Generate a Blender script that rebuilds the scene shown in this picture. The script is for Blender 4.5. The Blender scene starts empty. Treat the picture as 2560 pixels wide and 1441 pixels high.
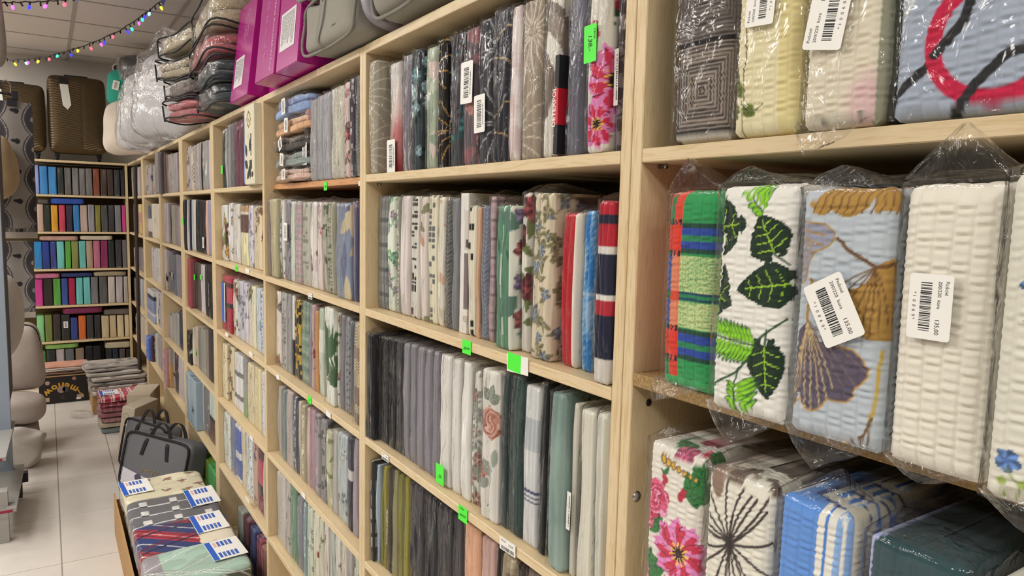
import bpy, bmesh, math, random
import numpy as np
from mathutils import Matrix, Vector, Euler
R=math.radians
scn=bpy.context.scene
col=scn.collection
# ---------------------------------------------------------------- camera, world, exposure
CAM_LOC=(-0.65,0.0,1.65)
cam_d=bpy.data.cameras.new('camera'); cam=bpy.data.objects.new('camera',cam_d); col.objects.link(cam)
cam_d.sensor_width=36.0; cam_d.lens=36.0*1790.218/2560.0; cam_d.clip_start=.02
def _cam():
    yaw,pitch,roll=(0.57677408,-0.10096037,0.02318889)
    f=Vector((math.sin(yaw)*math.cos(pitch),math.cos(yaw)*math.cos(pitch),math.sin(pitch)))
    r0=Vector((math.cos(yaw),-math.sin(yaw),0)); u0=r0.cross(f)
    r=r0*math.cos(roll)+u0*math.sin(roll); u=-r0*math.sin(roll)+u0*math.cos(roll)
    m=Matrix((r,u,-f)).transposed().to_4x4(); m.translation=Vector(CAM_LOC); return m
cam.matrix_world=_cam(); scn.camera=cam
w=bpy.data.worlds.new('world'); scn.world=w; w.use_nodes=True
w.node_tree.nodes['Background'].inputs[0].default_value=(.9,.95,1,1); w.node_tree.nodes['Background'].inputs[1].default_value=.25
scn.view_settings.view_transform='Standard'; scn.view_settings.look='None'; scn.view_settings.gamma=1; scn.view_settings.use_curve_mapping=False
scn.view_settings.exposure=1.27
PANEL_POWER=9.5        # radiance of the ceiling light diffusers
PANEL_COL=(1.0,.97,.915)
PANELS=[(-1.75,-2.3),(-1.75,-.5),(-1.75,1.5),(-1.75,2.9),(-1.75,4.3),(-1.75,5.7),(-1.75,7.2),(-.75,-1.6),(-3.0,1.5),(-3.0,2.9),(-3.0,4.3),(-3.0,5.7),(-3.0,7.2),(-.75,-2.6)]  # behind-camera and next-aisle panels are added out of view as extra fill
scn.cycles.max_bounces=7; scn.cycles.diffuse_bounces=4; scn.cycles.glossy_bounces=3; scn.cycles.transmission_bounces=3; scn.cycles.transparent_max_bounces=14
scn.cycles.caustics_reflective=False; scn.cycles.caustics_refractive=False; scn.cycles.sample_clamp_indirect=6.0
scn.cycles.use_denoising=True
# ---------------------------------------------------------------- helpers
def s2l(c):
    c=np.asarray(c,float); return np.where(c<=.04045,c/12.92,((c+.055)/1.055)**2.4)
def hx(s): return np.array([int(s[i:i+2],16)/255 for i in (1,3,5)])
def lin(s): return tuple(s2l(hx(s)))+(1.0,)
MATS={}
def mat(name,color='#808080',rough=.7,spec=.4,coat=0.,coat_rough=.1,emit=None,es=0.,metal=0.,bump=0.,bscale=80.,stretch=(1,1,1),vary=0.,attr=False,sheen=0.,coatbump=0.,alpha=1.):
    if name in MATS: return MATS[name]
    m=bpy.data.materials.new(name); m.use_nodes=True; nt=m.node_tree; b=nt.nodes['Principled BSDF']
    b.inputs['Roughness'].default_value=rough; b.inputs['Specular IOR Level'].default_value=spec; b.inputs['Metallic'].default_value=metal
    b.inputs['Coat Weight'].default_value=coat; b.inputs['Coat Roughness'].default_value=coat_rough
    if sheen: b.inputs['Sheen Weight'].default_value=sheen
    if alpha<1: b.inputs['Alpha'].default_value=alpha
    tc=nt.nodes.new('ShaderNodeTexCoord'); mp=nt.nodes.new('ShaderNodeMapping'); mp.inputs['Scale'].default_value=stretch
    nt.links.new(tc.outputs['Object'],mp.inputs[0])
    nz=nt.nodes.new('ShaderNodeTexNoise'); nz.inputs['Scale'].default_value=bscale; nz.inputs['Detail'].default_value=3
    nt.links.new(mp.outputs[0],nz.inputs['Vector'])
    if attr:
        a=nt.nodes.new('ShaderNodeAttribute'); a.attribute_name='col'; src=a.outputs['Color']
    else:
        rg=nt.nodes.new('ShaderNodeRGB'); rg.outputs[0].default_value=lin(color); src=rg.outputs[0]
    if vary:
        mx=nt.nodes.new('ShaderNodeMix'); mx.data_type='RGBA'; mx.blend_type='MULTIPLY'; mx.inputs[0].default_value=1
        rp=nt.nodes.new('ShaderNodeMapRange'); rp.inputs[1].default_value=.3; rp.inputs[2].default_value=.7; rp.inputs[3].default_value=1-vary; rp.inputs[4].default_value=1+vary*.3
        nt.links.new(nz.outputs['Fac'],rp.inputs[0]); nt.links.new(src,mx.inputs[6]); nt.links.new(rp.outputs[0],mx.inputs[7]); src=mx.outputs[2]
    nt.links.new(src,b.inputs['Base Color'])
    if bump or coatbump:
        bp=nt.nodes.new('ShaderNodeBump'); bp.inputs['Strength'].default_value=bump or coatbump; bp.inputs['Distance'].default_value=.004
        nt.links.new(nz.outputs['Fac'],bp.inputs['Height'])
        if bump: nt.links.new(bp.outputs[0],b.inputs['Normal'])
        if coatbump: nt.links.new(bp.outputs[0],b.inputs['Coat Normal'])
    if emit: b.inputs['Emission Color'].default_value=lin(emit); b.inputs['Emission Strength'].default_value=es
    MATS[name]=m; return m
def wood(name,base,dark,stretch):
    m=bpy.data.materials.new(name); m.use_nodes=True; nt=m.node_tree; b=nt.nodes['Principled BSDF']
    b.inputs['Roughness'].default_value=.42; b.inputs['Specular IOR Level'].default_value=.35
    tc=nt.nodes.new('ShaderNodeTexCoord'); mp=nt.nodes.new('ShaderNodeMapping'); mp.inputs['Scale'].default_value=stretch
    nt.links.new(tc.outputs['Object'],mp.inputs[0])
    n1=nt.nodes.new('ShaderNodeTexNoise'); n1.inputs['Scale'].default_value=22; n1.inputs['Detail'].default_value=4; n1.inputs['Distortion'].default_value=.6
    n2=nt.nodes.new('ShaderNodeTexWave'); n2.inputs['Scale'].default_value=9; n2.inputs['Distortion'].default_value=7; n2.inputs['Detail'].default_value=3; n2.inputs['Detail Scale'].default_value=1.5
    nt.links.new(mp.outputs[0],n1.inputs['Vector']); nt.links.new(mp.outputs[0],n2.inputs['Vector'])
    ad=nt.nodes.new('ShaderNodeMath'); ad.operation='MULTIPLY_ADD'; ad.inputs[1].default_value=.35
    nt.links.new(n2.outputs['Fac'],ad.inputs[0]); nt.links.new(n1.outputs['Fac'],ad.inputs[2])
    cr=nt.nodes.new('ShaderNodeValToRGB'); cr.color_ramp.elements[0].position=.4; cr.color_ramp.elements[0].color=lin(dark); cr.color_ramp.elements[1].position=.75; cr.color_ramp.elements[1].color=lin(base)
    nt.links.new(ad.outputs[0],cr.inputs[0]); nt.links.new(cr.outputs[0],b.inputs['Base Color'])
    bp=nt.nodes.new('ShaderNodeBump'); bp.inputs['Strength'].default_value=.06; bp.inputs['Distance'].default_value=.001
    nt.links.new(n1.outputs['Fac'],bp.inputs['Height']); nt.links.new(bp.outputs[0],b.inputs['Normal'])
    MATS[name]=m; return m
def film_mat(name,rough=.1,scale=45,stretch=(1,1,.35),strength=.55,haze=.05,tint=(.97,.97,.97),base=.05,rot=0.,dist=.012):
    m=bpy.data.materials.new(name); m.use_nodes=True; nt=m.node_tree; nt.nodes.remove(nt.nodes['Principled BSDF']); out=nt.nodes['Material Output']
    tc=nt.nodes.new('ShaderNodeTexCoord'); mp=nt.nodes.new('ShaderNodeMapping'); mp.inputs['Scale'].default_value=stretch; mp.inputs['Rotation'].default_value=(0,rot,0)
    nt.links.new(tc.outputs['Object'],mp.inputs[0])
    nz=nt.nodes.new('ShaderNodeTexNoise'); nz.inputs['Scale'].default_value=scale; nz.inputs['Detail'].default_value=3; nz.inputs['Distortion'].default_value=1.2
    nt.links.new(mp.outputs[0],nz.inputs['Vector'])
    bp=nt.nodes.new('ShaderNodeBump'); bp.inputs['Strength'].default_value=strength; bp.inputs['Distance'].default_value=dist
    nt.links.new(nz.outputs['Fac'],bp.inputs['Height'])
    fr=nt.nodes.new('ShaderNodeLayerWeight'); fr.inputs['Blend'].default_value=.5; nt.links.new(bp.outputs[0],fr.inputs['Normal'])
    pw=nt.nodes.new('ShaderNodeMath'); pw.operation='POWER'; pw.inputs[1].default_value=5.; nt.links.new(fr.outputs['Facing'],pw.inputs[0])
    ad=nt.nodes.new('ShaderNodeMath'); ad.operation='MULTIPLY_ADD'; ad.inputs[1].default_value=.85; ad.inputs[2].default_value=base; ad.use_clamp=True
    nt.links.new(pw.outputs[0],ad.inputs[0])
    tr=nt.nodes.new('ShaderNodeBsdfTransparent'); tr.inputs[0].default_value=tint+(1,)
    df=nt.nodes.new('ShaderNodeBsdfDiffuse'); df.inputs[0].default_value=(.85,.85,.87,1)
    m1=nt.nodes.new('ShaderNodeMixShader'); m1.inputs[0].default_value=haze
    nt.links.new(tr.outputs[0],m1.inputs[1]); nt.links.new(df.outputs[0],m1.inputs[2])
    gl=nt.nodes.new('ShaderNodeBsdfGlossy'); gl.inputs['Roughness'].default_value=rough; nt.links.new(bp.outputs[0],gl.inputs['Normal'])
    m2=nt.nodes.new('ShaderNodeMixShader'); nt.links.new(ad.outputs[0],m2.inputs[0]); nt.links.new(m1.outputs[0],m2.inputs[1]); nt.links.new(gl.outputs[0],m2.inputs[2])
    nt.links.new(m2.outputs[0],out.inputs[0]); MATS[name]=m; return m
WOODV=wood('maple_board_upright','#dac5a0','#cab184',(14,14,1.2))
WOODH=wood('maple_board_level','#dac5a0','#ccb387',(14,1.2,14))
WOODX=wood('maple_board_back_unit','#dac5a0','#ccb387',(1.2,14,14))
ORNG=wood('beech_board','#cf9a6a','#b98252',(14,1.2,14))
CHIP=mat('raw_chipboard','#a98b5e',.9,vary=.45,bscale=260)
FAB=mat('printed_fabric',rough=.88,spec=.2,attr=True,bump=.10,bscale=420,sheen=.15)
FABC=mat('printed_fabric_under_film',rough=.75,spec=.3,attr=True,coat=.55,coat_rough=.16,coatbump=.6,bscale=38,stretch=(1,1,.3))
FILM=film_mat('clear_film',haze=.010,base=.035,rough=.06,strength=.75)
FILMD=film_mat('creased_clear_film',haze=.006,base=.032,rough=.07,scale=26,strength=.9,stretch=(1,1,.22),rot=R(22),dist=.022)
FILMD2=film_mat('creased_clear_film_b',haze=.006,base=.032,rough=.07,scale=22,strength=.9,stretch=(1,1,.25),rot=R(-16),dist=.022)
FILMK=film_mat('smooth_clear_film',rough=.06,scale=26,stretch=(1,1,.6),strength=.45,haze=.006,base=.035)
FILMP=film_mat('pillow_bag_film',rough=.08,scale=18,stretch=(1,1,1),strength=.9,haze=.08,base=.06)
WHITE=mat('label_white','#ecebe6',.45); GREEN=mat('label_green','#4ff03c',.5); BLACK=mat('print_black','#1c1c20',.6)
METAL=mat('bright_metal','#b9b9bb',.28,metal=1.)
def mesh(name,V,F,mats=(),smooth=True,C=None,midx=None):
    V=np.asarray(V,np.float32); me=bpy.data.meshes.new(name)
    if isinstance(F,np.ndarray):
        n=len(F);k=F.shape[1]; me.vertices.add(len(V)); me.vertices.foreach_set('co',V.ravel()); me.loops.add(n*k); me.polygons.add(n)
        me.loops.foreach_set('vertex_index',F.ravel().astype(np.int32)); me.polygons.foreach_set('loop_start',np.arange(0,n*k,k,dtype=np.int32))
        me.update(calc_edges=True)
    else: me.from_pydata(V.tolist(),[],F); me.update()
    me.polygons.foreach_set('use_smooth',np.full(len(me.polygons),smooth,dtype=bool))
    if midx is not None: me.polygons.foreach_set('material_index',np.asarray(midx,np.int32))
    for m in mats: me.materials.append(m)
    if C is not None:
        a=me.color_attributes.new('col','FLOAT_COLOR','POINT'); c4=np.ones((len(V),4),np.float32); c4[:,:3]=s2l(np.clip(C,0,1)); a.data.foreach_set('color',c4.ravel())
    return me
def link(name,me,parent=None,M=None,label=None,cat=None,group=None,kind=None):
    o=bpy.data.objects.new(name,me); col.objects.link(o)
    if parent is not None: o.parent=parent
    if M is not None: o.matrix_local=M
    if label: o['label']=label
    if cat: o['category']=cat
    if group: o['group']=group
    if kind: o['kind']=kind
    return o
def thing(name,label,cat,M=None,group=None): return link(name,None,None,M,label,cat,group)
def T(x=0,y=0,z=0,rx=0,ry=0,rz=0): return Matrix.Translation((x,y,z))@Euler((rx,ry,rz)).to_matrix().to_4x4()
BQ=np.array([[0,3,2,1],[4,5,6,7],[0,1,5,4],[1,2,6,5],[2,3,7,6],[3,0,4,7]])
def boxV(x0,x1,y0,y1,z0,z1): return np.array([[x0,y0,z0],[x1,y0,z0],[x1,y1,z0],[x0,y1,z0],[x0,y0,z1],[x1,y0,z1],[x1,y1,z1],[x0,y1,z1]],float)
def bevbox(x0,x1,y0,y1,z0,z1,b=.0015,seg=1):
    bm=bmesh.new(); bmesh.ops.create_cube(bm,size=1)
    for v in bm.verts: v.co=Vector(((x0+x1)/2+v.co.x*(x1-x0),(y0+y1)/2+v.co.y*(y1-y0),(z0+z1)/2+v.co.z*(z1-z0)))
    if b: bmesh.ops.bevel(bm,geom=bm.edges[:],offset=b,segments=seg,affect='EDGES')
    V=[v.co[:] for v in bm.verts]; bm.verts.index_update(); F=[[v.index for v in f.verts] for f in bm.faces]; bm.free(); return V,F
def board(name,parent,m,x0,x1,y0,y1,z0,z1,b=.0012,label=None,kind=None):
    cx,cy,cz=(x0+x1)/2,(y0+y1)/2,(z0+z1)/2
    V,F=bevbox(x0-cx,x1-cx,y0-cy,y1-cy,z0-cz,z1-cz,b)
    return link(name,mesh(name,V,F,[m],smooth=False),parent,T(cx,cy,cz),label,kind=kind)
def gridF(nr,nc,wrap=False):
    r=np.arange(nr-1)[:,None]; c=np.arange(nc if wrap else nc-1)[None,:]; c1=(c+1)%nc
    return np.stack([(r*nc+c),(r*nc+c1),((r+1)*nc+c1),((r+1)*nc+c)],-1).reshape(-1,4)
def tube(P,r,n=8,closed=False):
    P=np.asarray(P,float); N=len(P); t=np.gradient(P,axis=0) if not closed else np.roll(P,-1,0)-np.roll(P,1,0)
    t/=np.linalg.norm(t,axis=1)[:,None]+1e-9; up=np.array([0,0,1.]); 
    a=np.cross(t,up); bad=np.linalg.norm(a,axis=1)<.05; a[bad]=np.cross(t[bad],[1,0,0]); a/=np.linalg.norm(a,axis=1)[:,None]; b=np.cross(a,t)
    th=np.linspace(0,2*np.pi,n,endpoint=False); rr=np.broadcast_to(np.asarray(r,float),(N,))
    V=P[:,None]+rr[:,None,None]*(np.cos(th)[None,:,None]*a[:,None]+np.sin(th)[None,:,None]*b[:,None])
    F=gridF(N,n,True)
    if closed:
        L=(N-1)*n; k=np.arange(n); F=np.vstack([F,np.stack([L+k,L+(k+1)%n,(k+1)%n,k],-1)])
    return V.reshape(-1,3),F
def join(parts):
    V=[];F=[];I=[];o=0
    for v,f,i in parts:
        v=np.asarray(v,float); V.append(v); f=[list(map(int,x)) for x in f]; F+=[[k+o for k in x] for x in f]; I+=[i]*len(f); o+=len(v)
    return np.vstack(V),F,I
def lathe(prof,n=16):
    th=np.linspace(0,2*np.pi,n,endpoint=False); P=np.asarray(prof,float)
    V=np.stack([P[:,0:1]*np.cos(th),P[:,0:1]*np.sin(th),np.repeat(P[:,1:2],n,1)],-1).reshape(-1,3); return V,gridF(len(P),n,True)
def snoise(P,freq,rng,k=5):
    P=np.asarray(P,float); o=np.zeros(len(P))
    for _ in range(k):
        d=rng.normal(size=P.shape[1])*np.asarray(freq); o+=np.sin(P@d+rng.uniform(0,6.28))
    return o/k**.5
def rbox(w,d,h,k=6,n=10,puff=0.,rng=None,amp=0.,freq=20.):
    g=np.linspace(-1,1,n); a,b=np.meshgrid(g,g,indexing='ij'); a=a.ravel();b=b.ravel();o=np.ones_like(a); Vs=[];Fs=[];off=0
    f=gridF(n,n)
    for ax,sg in ((0,1),(0,-1),(1,1),(1,-1),(2,1),(2,-1)):
        p=np.zeros((n*n,3)); q=[i for i in range(3) if i!=ax]; p[:,ax]=sg*o; p[:,q[0]]=a; p[:,q[1]]=b
        ff=f if (sg>0)==(ax!=1) else f[:,::-1]; Vs.append(p); Fs.append(ff+off); off+=n*n
    P=np.vstack(Vs); F=np.vstack(Fs)
    key=np.round(P*1e4).astype(int); u,idx,inv=np.unique(key,axis=0,return_index=True,return_inverse=True); P=P[idx]; F=inv.ravel()[F]
    nr=(np.abs(P)**k).sum(1)**(1/k); P=P/nr[:,None]
    if puff: P[:,2]*=1-puff*np.clip(np.maximum(np.abs(P[:,0]),np.abs(P[:,1])),0,1)**3
    P=P*np.array([w/2,d/2,h/2])
    if amp and rng is not None:
        P=P+np.stack([snoise(P,freq,rng) for _ in range(3)],1)*amp
    return P,F
def greek(n,w,hh,rng,vary=.3):
    """n rows of small print too fine to read"""
    V=[];F=[]
    for i in range(n):
        y=hh/2-hh*(i+.5)/n; x=-w/2; e=w/2-w*vary*rng.uniform()
        while x<e-.0005:
            b=min(rng.uniform(.05,.2)*w,e-x); k=len(V); t=hh/n*.20; V+=[(x,y-t,0),(x+b,y-t,0),(x+b,y+t,0),(x,y+t,0)]; F.append([k,k+1,k+2,k+3]); x+=b+w*.025
    return np.array(V),F
# text as flat meshes
_tx={}
def text(s,size=1.,shear=0.,bold=0.):
    key=(s,shear,bold)
    if key not in _tx:
        cu=bpy.data.curves.new('t','FONT'); cu.body=s; cu.size=1; cu.shear=shear; cu.offset=bold; cu.resolution_u=2; cu.fill_mode='FRONT'
        o=bpy.data.objects.new('t',cu); col.objects.link(o); dg=bpy.context.evaluated_depsgraph_get(); me=bpy.data.meshes.new_from_object(o.evaluated_get(dg))
        V=np.array([v.co[:] for v in me.vertices]).reshape(-1,3); F=[list(p.vertices) for p in me.polygons]
        bpy.data.objects.remove(o); bpy.data.curves.remove(cu); bpy.data.meshes.remove(me)
        if len(V): V[:,0]-=(V[:,0].min()+V[:,0].max())/2
        _tx[key]=(V,F)
    V,F=_tx[key]; return V*size,F
def place2(V,x,y,rot=0,z=0.):
    V=np.array(V,float).reshape(-1,3); c,s=math.cos(rot),math.sin(rot)
    return np.stack([V[:,0]*c-V[:,1]*s+x,V[:,0]*s+V[:,1]*c+y,V[:,2]+z],1)
def rrect(w,h,r,n=4):
    P=[]
    for cx,cy,a0 in ((w/2-r,h/2-r,0),(-w/2+r,h/2-r,90),(-w/2+r,-h/2+r,180),(w/2-r,-h/2+r,270)):
        for k in range(n+1):
            a=R(a0+90*k/n); P.append((cx+r*math.cos(a),cy+r*math.sin(a),0))
    return np.array(P),[list(range(len(P)))]
def barcode(w,h,rng,gap=1.):
    V=[];F=[];x=-w/2
    while x<w/2:
        b=rng.choice([.010,.02,.03])*w; 
        k=len(V); V+=[(x,-h/2,0),(min(x+b,w/2),-h/2,0),(min(x+b,w/2),h/2,0),(x,h/2,0)]; F.append([k,k+1,k+2,k+3]); x+=b+rng.choice([.012,.02,.03])*w*gap
    return np.array(V),F
def slab(P,t):   # polygon -> thin slab
    n=len(P); V=np.vstack([P,P+np.array([0,0,t])]); F=[list(range(n-1,-1,-1)),list(range(n,2*n))]+[[i,(i+1)%n,n+(i+1)%n,n+i] for i in range(n)]; return V,F
def sticker(w,h,kind='b',tx=(),rng=None,bend=0.):
    """flat printed label in its own XY plane: 'b' barcode, 'p' price label, 'g' green price card, 'k' kora label, 'w' blank"""
    rng=rng or np.random.default_rng(3); P,_=rrect(w,h,min(w,h)*(.03 if kind in 'gw' else .08)); V,F=slab(P,.0004); parts=[(V,F,0)]; z=.00055
    if kind=='b':
        v,f=barcode(h*.72,w*.42,rng); parts.append((place2(v,-w*.02,0,R(90),z),f,1))
        v,f=greek(1,h*.6,w*.12,rng,.1); parts.append((place2(v,w*.32,0,R(90),z),f,1))
    elif kind=='p':
        H=h; 
        if w>h:
            v,f=text(tx[0] or 'Pościel',H*.24); parts.append((place2(v,-w*.25,H*.22,0,z),f,1)); v,f=text(tx[1] or '155,00',H*.26); parts.append((place2(v,w*.22,H*.08,0,z),f,1))
            v,f=barcode(w*.8,H*.3,rng); parts.append((place2(v,0,-H*.27,0,z),f,1))
        else:
            v,f=text(tx[0] or 'Pościel',w*.16); parts.append((place2(v,-w*.33,-h*.3,R(90),z),f,1)); v,f=text(tx[1] or '139.00',w*.17); parts.append((place2(v,-w*.12,h*.15,R(90),z),f,1))
            v,f=barcode(h*.8,w*.3,rng); parts.append((place2(v,w*.2,0,R(90),z),f,1))
    elif kind=='g':
        if tx and tx[0]: v,f=text(tx[0],min(h*.22,w*.26)); parts.append((place2(v,-w*.08,h*.25,0,z),f,1))
        if len(tx)>1 and tx[1]: v,f=text(tx[1],min(h*.42,1.5*w/max(3,len(tx[1]))),.25,.012); parts.append((place2(v,0,-h*.18,R(4),z),f,1))
    elif kind=='gv':
        v,f=text('CENA:',w*.2,0,.01); parts.append((place2(v,w*.30,h*.22,R(-90),z),f,1)); v,f=text(tx[1],w*.42,.25,.012); parts.append((place2(v,-w*.12,0,R(-86),z),f,1))
    elif kind=='k':
        v,f=text('Pościel',h*.115); parts.append((place2(v,-w*.30,h*.33,0,z),f,1)); v,f=text('200/220  kora',h*.115); parts.append((place2(v,-w*.19,h*.17,0,z),f,1)); v,f=text('135,00',h*.14); parts.append((place2(v,w*.30,h*.15,0,z),f,1))
        v,f=barcode(w*.74,h*.26,rng); parts.append((place2(v,0,-h*.10,0,z),f,1)); v,f=text('* 1  0  0  6  0 *',h*.11); parts.append((place2(v,0,-h*.40,0,z),f,1))
    V,F,I=join(parts); return mesh('price_sticker',V,F,[GREEN if kind in('g','gv') else WHITE,BLACK],False,None,I)
STAND=T(rx=R(90))       # label plane -> upright, facing local -Y
# ---------------------------------------------------------------- cloth prints (colour per vertex, millimetres)
class Paint:
    def __init__(s,U,V,base): s.U=np.asarray(U);s.V=np.asarray(V);s.C=np.tile(hx(base) if isinstance(base,str) else base,(len(U),1))
    def put(s,m,c): s.C[m]=hx(c) if isinstance(c,str) else c
    def mix(s,m,c,a): m=np.asarray(m); s.C[m]=s.C[m]*(1-a)+(hx(c) if isinstance(c,str) else c)*a
    def blend(s,i,a,c):
        a=np.clip(a,0,1)[:,None]; s.C[i]=s.C[i]*(1-a)+(hx(c) if isinstance(c,str) else c)*a
    def ell(s,x,y,rx,ry,a,c):
        ca,sa=math.cos(a),math.sin(a); p=(s.U-x)*ca+(s.V-y)*sa; q=-(s.U-x)*sa+(s.V-y)*ca; i=np.nonzero((p/rx)**2+(q/ry)**2<2.5)[0]; s.blend(i,(1-np.sqrt((p[i]/rx)**2+(q[i]/ry)**2))*min(rx,ry)/1.4+.5,c)
    def near(s,x,y,r): return np.nonzero((np.abs(s.U-x)<r)&(np.abs(s.V-y)<r))[0]
    def leaf(s,x,y,a,L,W,c,vein=None,vw=.8,heart=False,slit=None):
        i=s.near(x,y,L*1.1)
        if not len(i): return
        ca,sa=math.cos(a),math.sin(a); p=((s.U[i]-x)*ca+(s.V[i]-y)*sa)/L; q=(-(s.U[i]-x)*sa+(s.V[i]-y)*ca)
        pc=np.clip(p,0,1)
        prof=(np.sin(np.pi*pc**(.55 if heart else .9)))**(.8 if heart else 1)*W/2
        ins=(p>(-.12 if heart else 0))&(p<1)&(np.abs(q)<prof+ (W*.28*(p<.12)*(np.abs(q)>W*.08)*(np.abs(q)<W*.36) if heart else 0))
        if slit is not None:
            k=np.abs(((p*slit*1.0+np.abs(q)/W*.9)%1)-.5); ins&=~((k>.40)&(np.abs(q)>W*.12)&(p>.08))
        if slit is None and not heart: s.blend(i,np.where((p>0)&(p<1),(prof-np.abs(q))/1.3+.5,0)*(prof>.3),c)
        else: s.C[i[ins]]=hx(c) if isinstance(c,str) else c
        if vein:
            v=ins&(((np.abs(q)<vw*.7)&(p<.85))|((np.abs(((p*5-np.abs(q)/W*1.6)%1)-.5)<vw*5/L*.55)&(np.abs(q)<prof*.72)&(p<.8)&(p>.05)))
            s.put(i[v],vein)
    def stroke(s,pts,wd,c):
        pts=np.asarray(pts,float); d=np.full(len(s.U),1e9)
        for a,b in zip(pts[:-1],pts[1:]):
            v=b-a;L=v@v+1e-9;t=np.clip(((s.U-a[0])*v[0]+(s.V-a[1])*v[1])/L,0,1); d=np.minimum(d,(s.U-a[0]-t*v[0])**2+(s.V-a[1]-t*v[1])**2)
        i=np.nonzero(d<(wd/2+1.5)**2)[0]; s.blend(i,(wd/2-np.sqrt(d[i]))/1.3+.5,c)
    def poly(s,pts,c):
        pts=np.asarray(pts,float); ins=np.zeros(len(s.U),bool); n=len(pts)
        for i in range(n):
            x1,y1=pts[i];x2,y2=pts[(i+1)%n]
            cnd=((y1>s.V)!=(y2>s.V)); 
            with np.errstate(divide='ignore',invalid='ignore'): xi=(x2-x1)*(s.V-y1)/(y2-y1)+x1
            ins^=cnd&(s.U<xi)
        s.put(ins,c); return ins
    def flower(s,x,y,r,c,rng,n=5,core=None):
        i=s.near(x,y,r*1.2)
        if not len(i): return
        du=s.U[i]-x;dv=s.V[i]-y;d=np.hypot(du,dv);th=np.arctan2(dv,du)+rng.uniform(0,6)
        R_=r*(.72+.28*np.abs(np.cos(n*th/2))); c=hx(c) if isinstance(c,str) else c
        m=d<R_; sh=.86+.22*np.cos(n*th+d/r*3)[m]; s.C[i[m]]=np.clip(c[None]*sh[:,None],0,1)
        if core is not None: s.put(i[d<r*.22],core)
    def peony(s,x,y,r,rng,edge='#e58ac4',mid='#cf2d52',dark='#3a0f20',core='#f0c95a'):
        i=s.near(x,y,r*1.15); du=s.U[i]-x;dv=s.V[i]-y;d=np.hypot(du,dv)/r;th=np.arctan2(dv,du); ph=rng.uniform(0,6)
        out=.9+.09*np.cos(9*th+ph)+.05*np.cos(23*th); m=d<out
        f=np.zeros((len(i),3)); k=np.cos(7*th+ph+2*d)*.5+.5+.25*np.cos(19*th+5*d)
        f[:]=hx(mid); f[(k+d*.35)>.92]=hx(edge); f[(d>.86*out)]=hx(edge); f[(np.abs(np.cos(3.5*th+ph+3*d))<.10)&(d>.15)&(d<.9)]=hx('#8c1c36'); f[(d<.45)&(k>.6)]=hx(edge)
        f[(d<.22)]=hx(dark); f[(d<.34)&(np.cos(11*th)>.45)&(d>.12)]=hx(core)
        s.C[i[m]]=f[m]
    def rose(s,x,y,r,rng,cols=('#d9577f','#c22a52','#e9a3c4','#8a1838')):
        i=s.near(x,y,r*1.1); du=s.U[i]-x;dv=s.V[i]-y;d=np.hypot(du,dv)/r;th=np.arctan2(dv,du); ph=rng.uniform(0,6)
        m=d<.93+.07*np.cos(6*th+ph); k=(d*5+.8*np.cos(2*th+ph+d*7)+th/np.pi)%2
        f=np.tile(hx(cols[0]),(len(i),1)); f[k<.75]=hx(cols[1]); f[(k>1.45)]=hx(cols[2]); f[(k>1.92)|(k<.1)]=hx(cols[3]); s.C[i[m]]=f[m]
def n2(U,V,f,rng,k=6): return snoise(np.stack([U,V],1),f,rng,k)
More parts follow.
